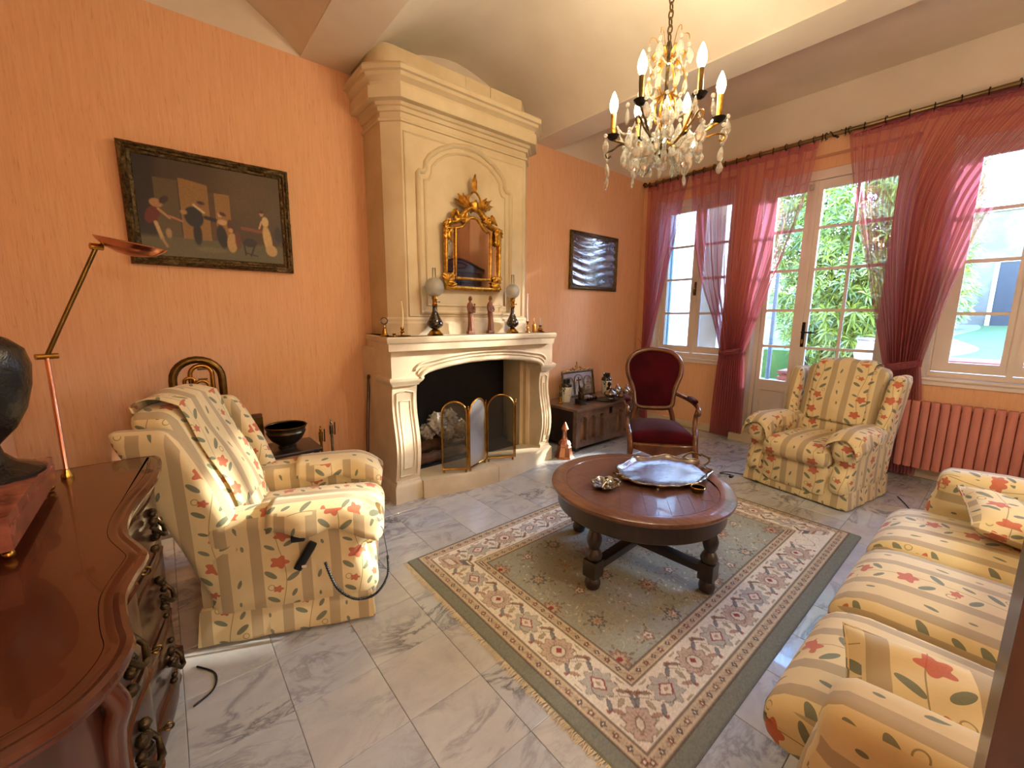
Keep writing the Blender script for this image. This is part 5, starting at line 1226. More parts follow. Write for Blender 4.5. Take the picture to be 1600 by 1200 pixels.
g = G(); g.rbox(-.03, .03, -.02, .02, 0, .70, .004, 4); g.build('frame_post', 'cane_wood', t); g = G(); g.rbox(-.03, .03, -.024, -.018, .2, .68, .002, 3); g.build('frame_band', 'old_brass', t)
for k, (x, y, h, lab) in enumerate(((.775, 2.97, .60, 'brass fire iron stand with stubby finial, left of its taller twin behind the near recliner'), (.86, 3.02, .625, 'taller brass fire iron stand with pointed finial, behind the near recliner'))):
    t = thing('fire_iron', lab, 'fire iron', (x, y, 0)); g = G(); g.lathe([(.045, 0), (.045, .012), (.012, .02), (.009, .05), (.009, h-.12), (.014, h-.115), (.014, h-.05), (.006, h-.045), (.010, h-.03), (.004, h-.02), (.007, h-.012), (0, h)], n=12); g.build('iron_shaft', 'brass' if k == 0 else 'silver', t)
    g = G(); g.tube([(.02, -.01, h-.12), (.022, -.01, h-.03)], .004, 6); g.build('iron_grip', 'dark_iron', t)
t = thing('walking_stick', 'curved brown wooden walking stick leaning in the corner left of the fireplace', 'walking stick', (0, 0, 0))
g = G(); g.tube(cat_spline([(1.085, 2.98, .0), (1.11, 3.03, .25), (1.155, 3.10, .55), (1.185, 3.14, .78), (1.195, 3.15, .86), (1.188, 3.13, .885), (1.178, 3.11, .87)], 6), .012, 9); g.build('stick', 'cane_wood', t, smooth=60)
g = G(); g.tube([(1.085, 2.98, 0), (1.088, 2.985, .03)], .013, 9); g.build('ferrule', 'old_brass', t)
#PART4
# ------------------------------------------------------------------ carved chest and the things on it
CX0, CX1, CY0, CY1, CH = 3.05, 4.13, 2.655, 3.20, .44
ch = thing('carved_chest', 'dark oak chest with carved round arches, between the fireplace and the window', 'chest', (0, 0, 0))
g = G(); g.box(CX0+.02, CX1-.02, CY0+.045, CY1, .05, CH-.03); g.build('chest_body', 'dark_oak', ch, smooth=0)
g = G(); g.rbox(CX0-.012, CX1+.012, CY0-.016, CY1, CH-.03, CH, .006, 4); g.build('chest_lid', 'chest_oak', ch)
for (x, y) in ((CX0+.045, CY0+.045), (CX1-.045, CY0+.045), (CX0+.045, CY1-.04), (CX1-.045, CY1-.04)):
    g = G(); g.box(x-.025, x+.025, y-.025, y+.025, 0, .06); g.build('foot', 'dark_oak', ch, smooth=0)
xs = [CX0+.045+.0+.135*k for k in range(3)]+[CX1-.045-.135*(3-k) for k in range(3)]
aw = .088
for x in xs:
    zb, zs = .095, .30; r = aw/2; xm = x+.0675
    L = [(xm-r, zb), (xm-r, zs)]+[(xm-r*math.cos(R(a)), zs+.006+r*math.sin(R(a))) for a in range(0, 181, 20)]+[(xm+r, zs), (xm+r, zb)]
    g = G(); g.prism(L, CY0+.038, CY0+.045); p = g.build('arched_panel', 'chest_panel', ch, smooth=0)
# front frame: rails, stiles and spandrels
g = G(); g.box(CX0, CX1, CY0, CY0+.045, .045, .095); g.box(CX0, CX1, CY0, CY0+.045, .365, CH-.03)
def stile(x0, x1): g.box(x0, x1, CY0, CY0+.045, .095, .365)
cuts = [CX0]+[v for x in xs for v in (x+.0675-aw/2, x+.0675+aw/2)]+[CX1]
for i in range(0, len(cuts), 2): stile(cuts[i], cuts[i+1])
for x in xs:
    xm = x+.0675; r = aw/2
    for s_ in (-1, 1):
        L = [(xm+s_*r, .365), (xm+s_*r, .306)]+[(xm+s_*r*math.cos(R(a)), .306+r*math.sin(R(a))) for a in range(15, 91, 15)]+[(xm, .365)]
        g.prism(L, CY0, CY0+.038)
g.build('carved_front', 'chest_oak', ch, smooth=0)
for i in range(0, len(cuts), 2):
    a, b_ = cuts[i]+(0 if i == 0 else -.012), cuts[i+1]+(0 if i+2 >= len(cuts) else .012); g = G(); g.box(max(a, CX0), min(b_, CX1), CY0-.012, CY0, .292, .302); g.build('impost_block', 'chest_oak', ch, smooth=0)
for x in xs:
    g = G(); g.box(x+.0675-.036, x+.0675+.036, CY0+.0, CY0+.012, .098, .112); g.build('panel_sill', 'chest_oak', ch, smooth=0)
    xm = x+.0675; r = aw/2+.010; g = G(); g.tube([(xm-r*math.cos(R(a)), CY0-.001, .306+r*math.sin(R(a))) for a in range(0, 181, 15)], .005, 6); g.build('arch_bead', 'chest_oak', ch, smooth=60)
g = G(); g.rbox(3.565, 3.615, CY0-.006, CY0, .33, .40, .003, 3); g.tube([(3.59, CY0-.008, .375), (3.59, CY0-.008, .355)], .006, 6); g.build('lock_plate', 'dark_iron', ch)
def vase(x, y, label, gl):
    t = thing('painted_vase', label, 'vase', (x, y, CH)); 
    g = G(); g.lathe([(.045, 0), (.048, .006), (.056, .05), (.062, .12), (.061, .165), (.052, .178)], n=24); g.build('vase_body', 'painted_porcelain', t)
    g = G(); g.lathe([(.0615, .163), (.062, .175), (.054, .195), (.040, .205), (.040, .238), (.044, .242), (.040, .245), (.034, .235), (.034, .205), (0, .2)], n=24); g.build('vase_neck', 'dark_glaze', t)
vase(3.262, 3.0, 'cream vase with painted flowers and dark green neck, left of the gilt plaque', 0)
vase(3.975, 3.02, 'cream vase with dark green neck standing right of the gilt plaque', 0)
pq = thing('gilt_plaque', 'gilt framed three-arched plaque with a cross, leaning on the wall over the chest', 'plaque', (3.62, 3.12, CH+.008)); pq.rotation_euler = (R(-9), 0, R(0))
PW, PH = .50, .27
g = G(); g.box(-PW/2, PW/2, 0, .012, 0, PH); g.build('plaque_board', 'plaque_print', pq, smooth=0)
g = G(); fr = G(); fr.frame(PW+.03, PH+.03, [(0, 0), (0, .016), (.012, .02), (.022, .012), (.022, 0)], 24, .002); g.T = Matrix.Translation((0, .004, PH/2)); g.add(fr.v, fr.f); g.build('plaque_frame', 'dark_gilt', pq, smooth=50)
for k in (-1, 0, 1):
    w = .062 if k else .07; xc = k*.155; zt = .155 if k else .17
    L = [(xc-w, .02), (xc-w, zt)]+[(xc-w*math.cos(R(a)), zt+w*math.sin(R(a))) for a in range(20, 180, 20)]+[(xc+w, zt), (xc+w, .02)]
    g = G(); g.prism(L, -.006, .0); g.build('arched_print', 'paper', pq, smooth=0)
    g = G(); g.tube([(x, -.006, z) for x, z in L], .005, 6); g.build('arch_border', 'pewter', pq, smooth=60)
g = G(); g.box(-.006, .006, -.011, -.006, .05, .21); g.box(-.036, .036, -.011, -.006, .17, .182); g.build('cross', 'mahogany', pq, smooth=0)
g = G()
for s_ in (-1, 1):
    for (z) in (.05, .08, .11, .14): g.box(s_*.155-.03, s_*.155+.03, -.0075, -.006, z, z+.005)
g.build('text_line', 'pewter', pq, smooth=0)
g = G(); rr = random.Random(5)
for i in range(46):
    u = rr.uniform(-1, 1); zt = PH+.018+.045*math.exp(-(u*3)**2)*rr.random()+.02*rr.random()*(1-abs(u)); g.sph((u*PW/2, 0, zt), rr.uniform(.007, .013), 6)
g.sph((0, 0, PH+.075), .014, 8); g.sph((0, 0, PH+.10), .009, 8); g.tube([(0, 0, PH+.03), (0, 0, PH+.12)], .005, 6)
g.build('plaque_crest', 'gilt', pq, smooth=60)
t = thing('brass_tube_ornament', 'slim upright brass tube with a dark band at the left end of the chest', 'ornament', (3.135, 2.96, CH))
g = G(); g.lathe([(.024, 0), (.024, .012), (.016, .02), (.015, .18), (.018, .185), (.017, .195), (0, .195)], n=12); g.build('tube_body', 'brass', t)
g = G(); g.lathe([(.0165, .08), (.018, .085), (.018, .12), (.0165, .125)], n=12); g.build('dark_band', 'pewter', t)
t = thing('bronze_bird_statuette', 'bronze winged animal statuette on a black marble block, front left of the chest', 'statuette', (3.258, 2.79, CH))
g = G(); g.rbox(-.052, .052, -.045, .045, 0, .012, .002, 3); g.build('gilt_base', 'brass', t); g = G(); g.rbox(-.045, .045, -.038, .038, .012, .068, .002, 3); g.build('marble_block', 'black_lacquer', t)
g = G(); g.lathe([(.03, .068), (.034, .08), (.030, .11), (.024, .135), (.018, .15), (.02, .165), (.012, .18), (0, .184)], n=14); g.build('figure_body', 'antique_bronze', t, smooth=60)
for s_ in (-1, 1):
    g = G(); leafblade(g, s_*.012, .13, s_*.045, .215, .016, -.005); leafblade(g, s_*.02, .11, s_*.055, .15, .014, -.008); g.build('wing', 'antique_bronze', t, smooth=60)
t = thing('silver_leaf_dish', 'crumpled silver leaf-shaped dish in the middle of the chest', 'dish', (3.50, 2.90, CH))
g = G(); g.grid(lambda u, v: ((u-.5)*.30*(1-.5*(2*v-1)**2), (v-.5)*.12, .012+.030*abs(2*v-1)**2+.010*math.sin(u*22+v*9)), 26, 12); o = g.build('dish_sheet', 'silver', t, smooth=60); md = o.modifiers.new('t', 'SOLIDIFY'); md.thickness = .003
t = thing('dark_metal_tray', 'flat dark metal tray under the small silver tureen at the front of the chest', 'tray', (3.70, 2.78, CH), R(4))
g = G(); g.lathe([(.14, .0), (.175, .010), (.180, .013), (.172, .012), (.14, .004), (0, .004)], n=8, sx=1.0, sy=.62); g.build('tray_plate', 'pewter', t, smooth=20)
t = thing('silver_tureen', 'small lidded silver tureen on the front right of the chest', 'tureen', (3.765, 2.80, CH+.005))
g = G(); g.lathe([(.035, 0), (.03, .008), (.05, .02), (.070, .045), (.072, .056)], n=22); g.build('tureen_bowl', 'silver', t)
g = G(); g.lathe([(.076, .056), (.074, .062), (.05, .082), (.02, .098), (.008, .105), (.010, .115), (.016, .12), (.008, .135), (.004, .15), (0, .152)], n=22); g.build('tureen_lid', 'silver', t)
t = thing('dark_bust', 'small dark bronze bust in front of the right vase on the chest', 'bust', (3.875, 2.90, CH))
g = G(); g.lathe([(.022, 0), (.022, .02), (.012, .03), (.012, .06), (.034, .075), (.03, .10), (.014, .112), (.013, .12)], n=14); g.build('bust_torso', 'antique_bronze', t); g = G(); g.sph((0, 0, .142), .024, 12, 1.2); g.sph((0, -.024, .138), .004, 6); g.build('bust_head', 'antique_bronze', t, smooth=60)
t = thing('oval_silver_tray', 'oval silver tray carrying the teapot and sugar pot, right end of the chest', 'tray', (4.02, 2.83, CH))
g = G(); g.lathe([(.10, 0), (.125, .008), (.13, .012), (.122, .011), (.10, .004), (0, .004)], n=24, sy=.8); g.build('tray_plate', 'silver', t)
for k, (x, y, s, lab) in enumerate(((3.985, 2.87, .9, 'silver teapot at the back of the oval tray on the chest'), (4.05, 2.79, .8, 'round silver sugar pot at the front of the oval tray on the chest'))):
    t = thing('silver_teapot' if k == 0 else 'silver_sugar_pot', lab, 'pot', (x, y, CH+.0055))
    g = G(); g.lathe([(.03*s, 0), (.028*s, .008), (.05*s, .025), (.060*s, .05), (.052*s, .075), (.032*s, .088), (.034*s, .092)], n=20); g.build('pot_body', 'silver', t)
    g = G(); g.lathe([(.035*s, .090), (.028*s, .10), (.008, .11), (.006, .116), (.010, .122), (.004, .132), (0, .133)], n=16); g.build('pot_lid', 'silver', t)
    g = G(); g.tube(cat_spline([(.05*s, 0, .03), (.085*s, 0, .04), (.09*s, 0, .07), (.045*s, 0, .08)], 5), .004, 6); g.build('pot_handle', 'silver', t, smooth=60)
    if k == 0: g = G(); g.tube(cat_spline([(-.05*s, 0, .04), (-.075*s, 0, .055), (-.085*s, 0, .09)], 5), .007, 7); g.build('pot_spout', 'silver', t, smooth=60)
t = thing('copper_bell', 'faceted copper hand bell with pointed handle on the floor before the chest', 'bell', (2.885, 2.655, 0), R(10))
g = G(); g.lathe([(.098, 0), (.100, .006), (.088, .02), (.078, .06), (.068, .105), (.060, .115), (.064, .135), (.045, .165), (.030, .175)], n=10); g.build('bell_body', 'copper', t, smooth=20)
g = G(); g.lathe([(.031, .172), (.022, .20), (.020, .255), (.030, .27), (.036, .28), (.022, .31), (.006, .345), (0, .35)], n=10); g.build('bell_handle', 'copper', t, smooth=20)

# ------------------------------------------------------------------ red velvet armchair
lp = thing('velvet_armchair', 'antique walnut armchair with oval back and dark red velvet upholstery', 'armchair', (3.15, 1.845, 0), R(221)); lp.scale = (1.02, .96, 1.02)
LPW = .27
_half = [(0, 1.030), (.085, 1.025), (.165, 1.0), (.222, .95), (.243, .885), (.234, .81), (.203, .735), (.178, .66), (.172, .60), (.160, .548), (.11, .530), (0, .526)]
_bo = [p[:2] for p in cat_spline([(y, z, 0) for y, z in _half+[(-y, z) for y, z in reversed(_half[1:-1])]]+[(0, 1.035, 0)], 4)][:-1]
def bk(a, r=1.0):   # balloon back outline, local y / z
    n_ = len(_bo); f = (a/(2*PI)*n_) % n_; i = int(f); t = f-i; p, q_ = _bo[i], _bo[(i+1) % n_]
    y, z = p[0]*(1-t)+q_[0]*t, p[1]*(1-t)+q_[1]*t
    return (y*r, .78+(z-.78)*r)
def bt(y, z, x=0): return (-.215-(z-.42)*.22+x, y, z)
N = 60
g = G(); g.tube([bt(*bk(2*PI*k/N)) for k in range(N)], [.027+.005*max(0, math.sin(2*PI*k/N)) for k in range(N)], 10, True, .8); bf = g.build('back_frame', 'chair_walnut', lp, smooth=60)
g = G(); g.tube([bt(*bk(2*PI*k/N), .014) for k in range(N)], .009, 6, True); g.build('back_frame_bead', 'chair_walnut', bf, smooth=60)
g = G(); vs = []; fs = []; M_ = 8
for j in range(M_+1):
    for k in range(N): y, z = bk(2*PI*k/N, .93*j/M_ if j else 1e-4); vs.append(bt(y, z, .012+.026*(1-(j/M_)**2)))
for j in range(M_):
    for k in range(N): fs.append((j*N+k, j*N+(k+1) % N, (j+1)*N+(k+1) % N, (j+1)*N+k))
g.add(vs, fs); vs2 = [bt(*bk(2*PI*k/N, .95), -.018) for k in range(N)]; g.add(vs2, [tuple(range(N))]); g.build('back_upholstery', 'velvet', lp, smooth=60)
def sf_(x, y, z):
    w = 1-.16*(.22-x)/.46; y2 = y*w; b = max(0, 1-(y/.26)**2)*max(0, 1-((x)/.27)**2); return (x, y2, z+(.050*b if z > .37 else 0))
g = G(); g.rbox(-.24, .235, -.26, .26, .325, .42, .04, 12, sf_); g.build('seat', 'velvet', lp, smooth=60)
def railf(x, y, z):
    w = 1-.16*(.22-x)/.46; z2 = z+(.028*math.cos(y/.25*PI)*(-1) if z < .3 else 0); return (x+(.03*(1-(y/.26)**2) if x > .1 else 0), y*w, z2)
g = G(); g.rbox(-.255, .245, -.268, .268, .265, .345, .012, 12, railf); g.build('seat_rail', 'chair_walnut', lp, smooth=60)
for s_ in (-1, 1):
    g = G(); g.tube(cat_spline([(.232, s_*.252, .34), (.255, s_*.258, .27), (.262, s_*.262, .20), (.238, s_*.255, .10), (.232, s_*.252, .04), (.255, s_*.26, .0)], 5), [.030-.018*min(1, i/18) for i in range(26)], 9); g.build('leg', 'chair_walnut', lp, smooth=60)
    g = G(); g.tube(cat_spline([(-.225, s_*.18, .36), (-.225, s_*.185, .25), (-.25, s_*.19, .10), (-.295, s_*.20, 0)], 5), [.024-.008*i/15 for i in range(16)], 9); g.build('leg', 'chair_walnut', lp, smooth=60)
    g = G(); g.tube(cat_spline([bt(s_*.15, .53), (-.235, s_*.175, .45), (-.22, s_*.18, .36)], 5), .022, 8); g.build('back_post', 'chair_walnut', lp, smooth=60)
    g = G(); g.tube(cat_spline([bt(s_*.185, .66, 0), (-.20, s_*.235, .645), (-.06, s_*.275, .635), (.08, s_*.285, .625), (.155, s_*.285, .61), (.175, s_*.285, .585), (.150, s_*.282, .572)], 5), [.020, .019, .018]+[.017]*23+[.020, .024, .026, .024, .020], 9)
    g.tube(cat_spline([(.145, s_*.283, .605), (.115, s_*.28, .54), (.135, s_*.272, .46), (.205, s_*.262, .40), (.235, s_*.254, .33)], 5), [.016+.010*i/20 for i in range(21)], 9); g.build('arm', 'chair_walnut', lp, smooth=60)
    g = G(); g.rbox(-.10, .10, s_*.275-.026, s_*.275+.026, .640, .672, .016, 8); g.build('arm_pad', 'velvet', lp, smooth=60)

# ------------------------------------------------------------------ chandelier
HX, HY, HZ = 2.0, 1.24, 0
cd = thing('crystal_chandelier', 'gilt six-arm chandelier with candle bulbs and crystal drops hanging on a chain', 'chandelier', (HX, HY, 0))
g = G(); g.lathe([(0, 2.12), (.010, 2.125), (.022, 2.14), (.012, 2.16), (.020, 2.18), (.030, 2.20), (.018, 2.225), (.010, 2.25), (.010, 2.36), (.020, 2.38), (.010, 2.40), (.008, 2.60), (.016, 2.615), (.010, 2.64), (0, 2.64)], n=14); g.build('stem', 'dark_gilt', cd)
zc = 2.64; k = 0
lk = G()
while zc < 3.385:
    q = []
    for i in range(12): a = 2*PI*i/12; q.append(((.011*math.cos(a)) if k % 2 == 0 else 0, (.011*math.cos(a)) if k % 2 else 0, zc+.020+.020*math.sin(a)))
    g = G(); g.tube(q, .0038, 6, True); g.build('chain_link', 'old_brass', cd, smooth=60); zc += .032; k += 1
g = G(); g.lathe([(.05, 3.41), (.045, 3.385), (.02, 3.37), (0, 3.37)], n=18); g.build('ceiling_rose', 'old_brass', cd)
# crystal drop meshes
def drop_mesh(w, h, n=7, flat=.55):
    g = G(); g.lathe([(0, 0), (w*.22, -h*.12), (w*.5, -h*.45), (w*.5, -h*.66), (w*.3, -h*.9), (0, -h)], n=n, sy=flat); return g
def kite_mesh(w, h):
    g = G(); g.lathe([(0, 0), (w*.3, -h*.3), (w*.5, -h*.62), (w*.33, -h*.86), (0, -h)], n=6, sy=.45); return g
D1 = drop_mesh(.040, .076).mesh('crystal_drop', 'crystal', 0); D2 = kite_mesh(.050, .068).mesh('crystal_drop', 'crystal', 0); D3 = G().mesh('crystal_bead', 'crystal', 0) if False else None
gb = G(); gb.sph((0, 0, -.010), .010, 7); BD = gb.mesh('crystal_bead', 'crystal', 0)
gb = G(); gb.sph((0, 0, -.026), .026, 10); BALL = gb.mesh('crystal_ball', 'crystal', 0)
rr = random.Random(12)
def hang(x, y, z, mesh, sc=1.0, bead=True):
    if bead: obj('crystal_bead', BD, cd, (x, y, z), (0, 0, rr.uniform(0, 3))); z -= .022
    obj('crystal_drop', mesh, cd, (x, y, z), (rr.uniform(-.12, .12), rr.uniform(-.12, .12), rr.uniform(0, 3)), (sc, sc, sc))
RA = .245
for k in range(6):
    a = R(6+60*k); ca, sa = math.cos(a), math.sin(a); P = lambda r, z: (r*ca, r*sa, z)
    dz = (.0, .0, -.055, .0, .0, -.02)[k]
    g = G(); pa = cat_spline([P(.015, 2.20), P(.07, 2.165), P(.14, 2.185), P(.195, 2.245+dz*.6), P(RA, 2.285+dz)], 6); g.tube(pa, .0065, 7)
    g.tube(cat_spline([P(.15, 2.19), P(.20, 2.205), P(.245, 2.235+dz), P(.275, 2.225+dz), P(.268, 2.20+dz), P(.25, 2.208+dz)], 5), .005, 6)
    for q in range(3, 22, 3): p = pa[q]; g.tube([p, (p[0]+.012*ca, p[1]+.012*sa, p[2]+.012)], [.004, .001], 5)
    arm = g.build('arm', 'gilt' if k not in (2, 3) else 'dark_gilt', cd, smooth=60)
    g = G(); rd = (G(), 0)[0]
    g.lathe([(.006, 2.28), (.02, 2.288), (.034, 2.305), (.030, 2.306), (.014, 2.296), (0, 2.296)], (RA*ca, RA*sa, dz), 10); g.build('drip_pan', 'dark_iron', arm, smooth=20)
    g = G(); g.tube([(RA*ca, RA*sa, 2.296+dz), (RA*ca, RA*sa, 2.405+dz)], .0125, 10); g.build('candle_tube', ('gilt', 'gilt', 'gilt', 'old_brass', 'old_brass', 'gilt')[k], arm, smooth=60)
    g = G(); g.lathe([(.008, 2.403), (.016, 2.418), (.0215, 2.44), (.019, 2.465), (.011, 2.488), (.003, 2.505), (0, 2.508)], (RA*ca, RA*sa, dz), 12); g.build('flame_bulb', 'bulb_glow', arm, smooth=60)
    ld = bpy.data.lights.new('bulb_light', 'POINT'); lo = bpy.data.objects.new('bulb_light', ld); COL.objects.link(lo); lo.location = (HX+RA*ca*1.0, HY+RA*sa*1.0, 2.455+dz)
    ld.energy = BULB_W; ld.color = (1.0, .90, .65); ld.shadow_soft_size = .03
    # upper scroll basket
    g = G(); g.tube(cat_spline([P(.012, 2.42), P(.06, 2.40), P(.085, 2.46), P(.06, 2.54), P(.025, 2.575), P(.05, 2.60), P(.075, 2.585), P(.062, 2.565)], 5), .005, 6); g.tube(cat_spline([P(.01, 2.25), P(.045, 2.30), P(.04, 2.38), P(.012, 2.42)], 5), .0045, 6); g.build('scroll', 'gilt', cd, smooth=60)
    g = G(); g.tube(cat_spline([P(.03, 2.59), P(.06, 2.66), P(.085, 2.665), P(.09, 2.64)], 5), .0018, 5); g.build('hook_wire', 'gilt', cd, smooth=60)
    # drops
    for da in (-.16, .16):
        x, y = (RA+.036)*math.cos(a+da), (RA+.036)*math.sin(a+da); hang(x, y, 2.30+dz, D1, .95)
    hang((RA+.025)*ca, (RA+.025)*sa, 2.20+dz, D1, 1.0); hang((RA+.02)*ca, (RA+.02)*sa, 2.115+dz+.0, D2 if k % 2 else D1, .9, False)
    hang(.09*ca, .09*sa, 2.63, D1, .95, True); hang(.085*ca, .085*sa, 2.50, D1, .95)
    a2 = a+R(30); hang(.15*math.cos(a2), .15*math.sin(a2), 2.20, D2, 1.05); hang(.19*math.cos(a2), .19*math.sin(a2), 2.245, D1, 1.0)
    for r_, z_ in ((.17, 2.17), (.12, 2.155)): hang(r_*ca, r_*sa, z_, D2 if r_ > .15 else D1, .95)
    hang(.06*math.cos(a2), .06*math.sin(a2), 2.19, D1, 1.0); hang(.07*math.cos(a2), .07*math.sin(a2), 2.40, D2, 1.0); hang(.105*math.cos(a2+.2), .105*math.sin(a2+.2), 2.33, D1, 1.0)
    for q in range(6):
        ra_ = rr.uniform(.05, .21); aa = a+rr.uniform(0, 1.05); hang(ra_*math.cos(aa), ra_*math.sin(aa), rr.uniform(2.13, 2.30)+.25*max(0, .12-ra_), (D1, D2)[q % 2], rr.uniform(.9, 1.25))
    hang(.035*math.cos(a2), .035*math.sin(a2), 2.30, D1, .9); hang(.10*math.cos(a2), .10*math.sin(a2), 2.145, D1, .9)
obj('crystal_ball', BALL, cd, (0, 0, 2.115)); obj('crystal_bead', BD, cd, (0, 0, 2.135))
g = G()
for k in range(6):
    a, b_ = R(6+60*k), R(66+60*k)
    for (ra, za, rb, zb, sag) in ((.085, 2.56, .085, 2.56, .05), (RA-.02, 2.29, RA-.02, 2.29, .07)):
        g.tube([((ra*math.cos(a))*(1-t)+rb*math.cos(b_)*t, ra*math.sin(a)*(1-t)+rb*math.sin(b_)*t, za-sag*4*t*(1-t)) for t in np.linspace(0, 1, 14)], [.003 if i % 2 else .0055 for i in range(14)], 5)
g.build('bead_garland', 'crystal', cd, smooth=0, kind='stuff')

# ------------------------------------------------------------------ curtains
XR = 4.80
ZR = lambda y: 2.985-.0145*y
rod = thing('curtain_rod', 'long brass curtain rod with dark rings across the window wall under the ceiling', 'curtain rod', (0, 0, 0))
g = G(); g.tube([(XR, -.95, ZR(-.95)), (XR, 3.18, ZR(3.18))], .018, 12); g.build('pole', 'rod_brass', rod, smooth=60)
g = G(); g.tube(cat_spline([(XR, 3.18, ZR(3.18)), (XR+.01, 3.22, ZR(3.18)+.02), (XR+.03, 3.215, ZR(3.18)+.045), (XR+.03, 3.19, ZR(3.18)+.03)], 5), .009, 7); g.sph((XR, 3.185, ZR(3.18)), .018, 10); g.build('finial', 'dark_iron', rod, smooth=60)
for y in (3.10, 1.27, -.6):
    g = G(); g.tube([(XW, y, ZR(y)+.0), (XR+.012, y, ZR(y)-.0)], .010, 8); g.tube(cat_spline([(XR+.02, y+.04, ZR(y)+.035), (XR-.01, y+.02, ZR(y)+.01), (XR-.015, y, ZR(y)-.022), (XR+.01, y-.02, ZR(y)-.01), (XR+.02, y-.045, ZR(y)+.03)], 4), .006, 6); g.build('rod_bracket', 'dark_iron', rod, smooth=60)
gr = G(); gr.tube([(.027*math.cos(a), 0, .027*math.sin(a)) for a in np.linspace(0, 2*PI, 15)[:-1]], .0038, 6, True); gr.tube([(0, 0, -.027), (0, .003, -.040)], .0025, 5)
RG = gr.mesh('curtain_ring', 'dark_iron', 60)
def rings(ys):
    for y in ys: obj('curtain_ring', RG, rod, (XR, y, ZR(y)), (0, 0, rr.uniform(-.3, .3)))
rings(np.linspace(3.12, 2.66, 6)); rings(np.linspace(2.56, 1.42, 11)); rings((1.36, 1.33, 1.19, 1.16)); rings(np.linspace(1.06, -.50, 12))
def curtain(label, top, tie, left, right, zt, zb, nf, tail, seed):
    """top=(yl,yr); left/right = control points (z, y) of the edges from rod to tie; pleats gather at the tie"""
    t = thing('sheer_curtain', label, 'curtain', (0, 0, 0)); q = random.Random(seed)
    ph = [q.uniform(0, 6) for _ in range(4)]
    def interp(tab, z):
        for (z0, y0), (z1, y1) in zip(tab, tab[1:]):
            if z <= z0 and z >= z1:
                s = (z0-z)/(z0-z1+1e-9); return y0+(y1-y0)*s
        return tab[-1][1]
    def sm(tab):
        P = cat_spline([(z, y, 0) for z, y in tab], 10); return [(p[0], p[1]) for p in P]
    Lt, Rt = sm(left), sm(right)
    def pt(u, v):
        z = zt+(tie-zt)*v
        yl, yr = interp(Lt, z), interp(Rt, z); w = abs(yl-yr); w0 = abs(top[0]-top[1]); gth = 1-w/w0
        uu = u+.012*math.sin(u*17+ph[0])*math.sin(v*3)
        y = yl+(yr-yl)*uu
        amp = .020+.026*gth+.008*math.sin(u*9+ph[1])
        amp *= min(1, .35+v*2.5)
        x = XR+.008+amp*math.sin(u*nf*2*PI+ph[2]+.8*math.sin(u*11+ph[3])) + .35*amp*math.sin(u*nf*4.7*PI+ph[0])
        x -= .05*gth*v*0
        return (x, y, z-(0 if v > 0 else 0)+.004*math.sin(u*nf*4*PI)*(v < .02))
    g = G(); g.grid(pt, nf*14, 64); g.build('curtain_cloth', 'sheer_curtain', t, smooth=180, norm=False)
    # doubled heading band
    g = G(); g.grid(lambda u, v: (pt(u, v*.05)[0]-.004, pt(u, v*.05)[1], zt+.012-v*.075), nf*14, 3); g.build('heading_tape', 'sheer_curtain', t, smooth=180, norm=False)
    yl, yr = interp(Lt, tie), interp(Rt, tie)
    def pb(u, v):
        z = tie+(zb-tie)*v; c = (yl+yr)/2; w = (yr-yl); w2 = w+(tail-abs(w))*(1 if w > 0 else -1)*(1-math.exp(-v*2.2))
        y = c+(u-.5)*w2+.02*math.sin(v*3)*0; n2 = max(4, nf//2)
        return (XR+.008+(.042-.008*v)*math.sin(u*nf*2*PI+ph[2])*(.9), y, z)
    g = G(); g.grid(pb, nf*12, 26); g.build('curtain_tail', 'sheer_curtain', t, smooth=180, norm=False)
    yc, hw = (yl+yr)/2, abs(yl-yr)/2+.008
    g = G(); n = 28; vs = []
    for i in range(n):
        a = 2*PI*i/n
        for z in (-.030, .030): vs.append((XR+.008+.058*math.cos(a), yc+hw*math.sin(a), tie+z+.030*math.sin(a)*(-1)))
    g.add(vs, [(2*i, 2*((i+1) % n), 2*((i+1) % n)+1, 2*i+1) for i in range(n)]); o = g.build('tieback', 'sheer_curtain', t, smooth=60, norm=False); md = o.modifiers.new('t', 'SOLIDIFY'); md.thickness = .003
    return t
Z0 = 2.945
curtain('narrow sheer rose curtain panel in the corner left of the left window', (3.15, 2.62), .93, [(2.93, 3.15), (2.2, 3.14), (1.5, 3.12), (.93, 3.10)], [(2.93, 2.62), (2.35, 2.72), (1.9, 2.82), (1.4, 2.92), (.93, 3.02)], 2.925, .02, 7, .16, 1)
curtain('sheer rose curtain tied back between the left window and the glazed door', (2.60, 1.38), .97, [(2.94, 2.60), (2.4, 2.54), (1.8, 2.41), (1.3, 2.22), (.97, 2.115)], [(2.94, 1.38), (2.5, 1.43), (1.95, 1.565), (1.45, 1.72), (.97, 1.85)], 2.94, .015, 13, .36, 2)
curtain('sheer rose curtain tied back between the glazed door and the right window', (1.17, -.50), .95, [(2.95, 1.17), (2.5, 1.10), (2.0, .985), (1.4, .83), (.95, .715)], [(2.955, -.50), (2.75, -.22), (2.5, .03), (2.26, .185), (2.0, .27), (1.7, .345), (1.3, .42), (.95, .475)], 2.955, .02, 17, .40, 3)

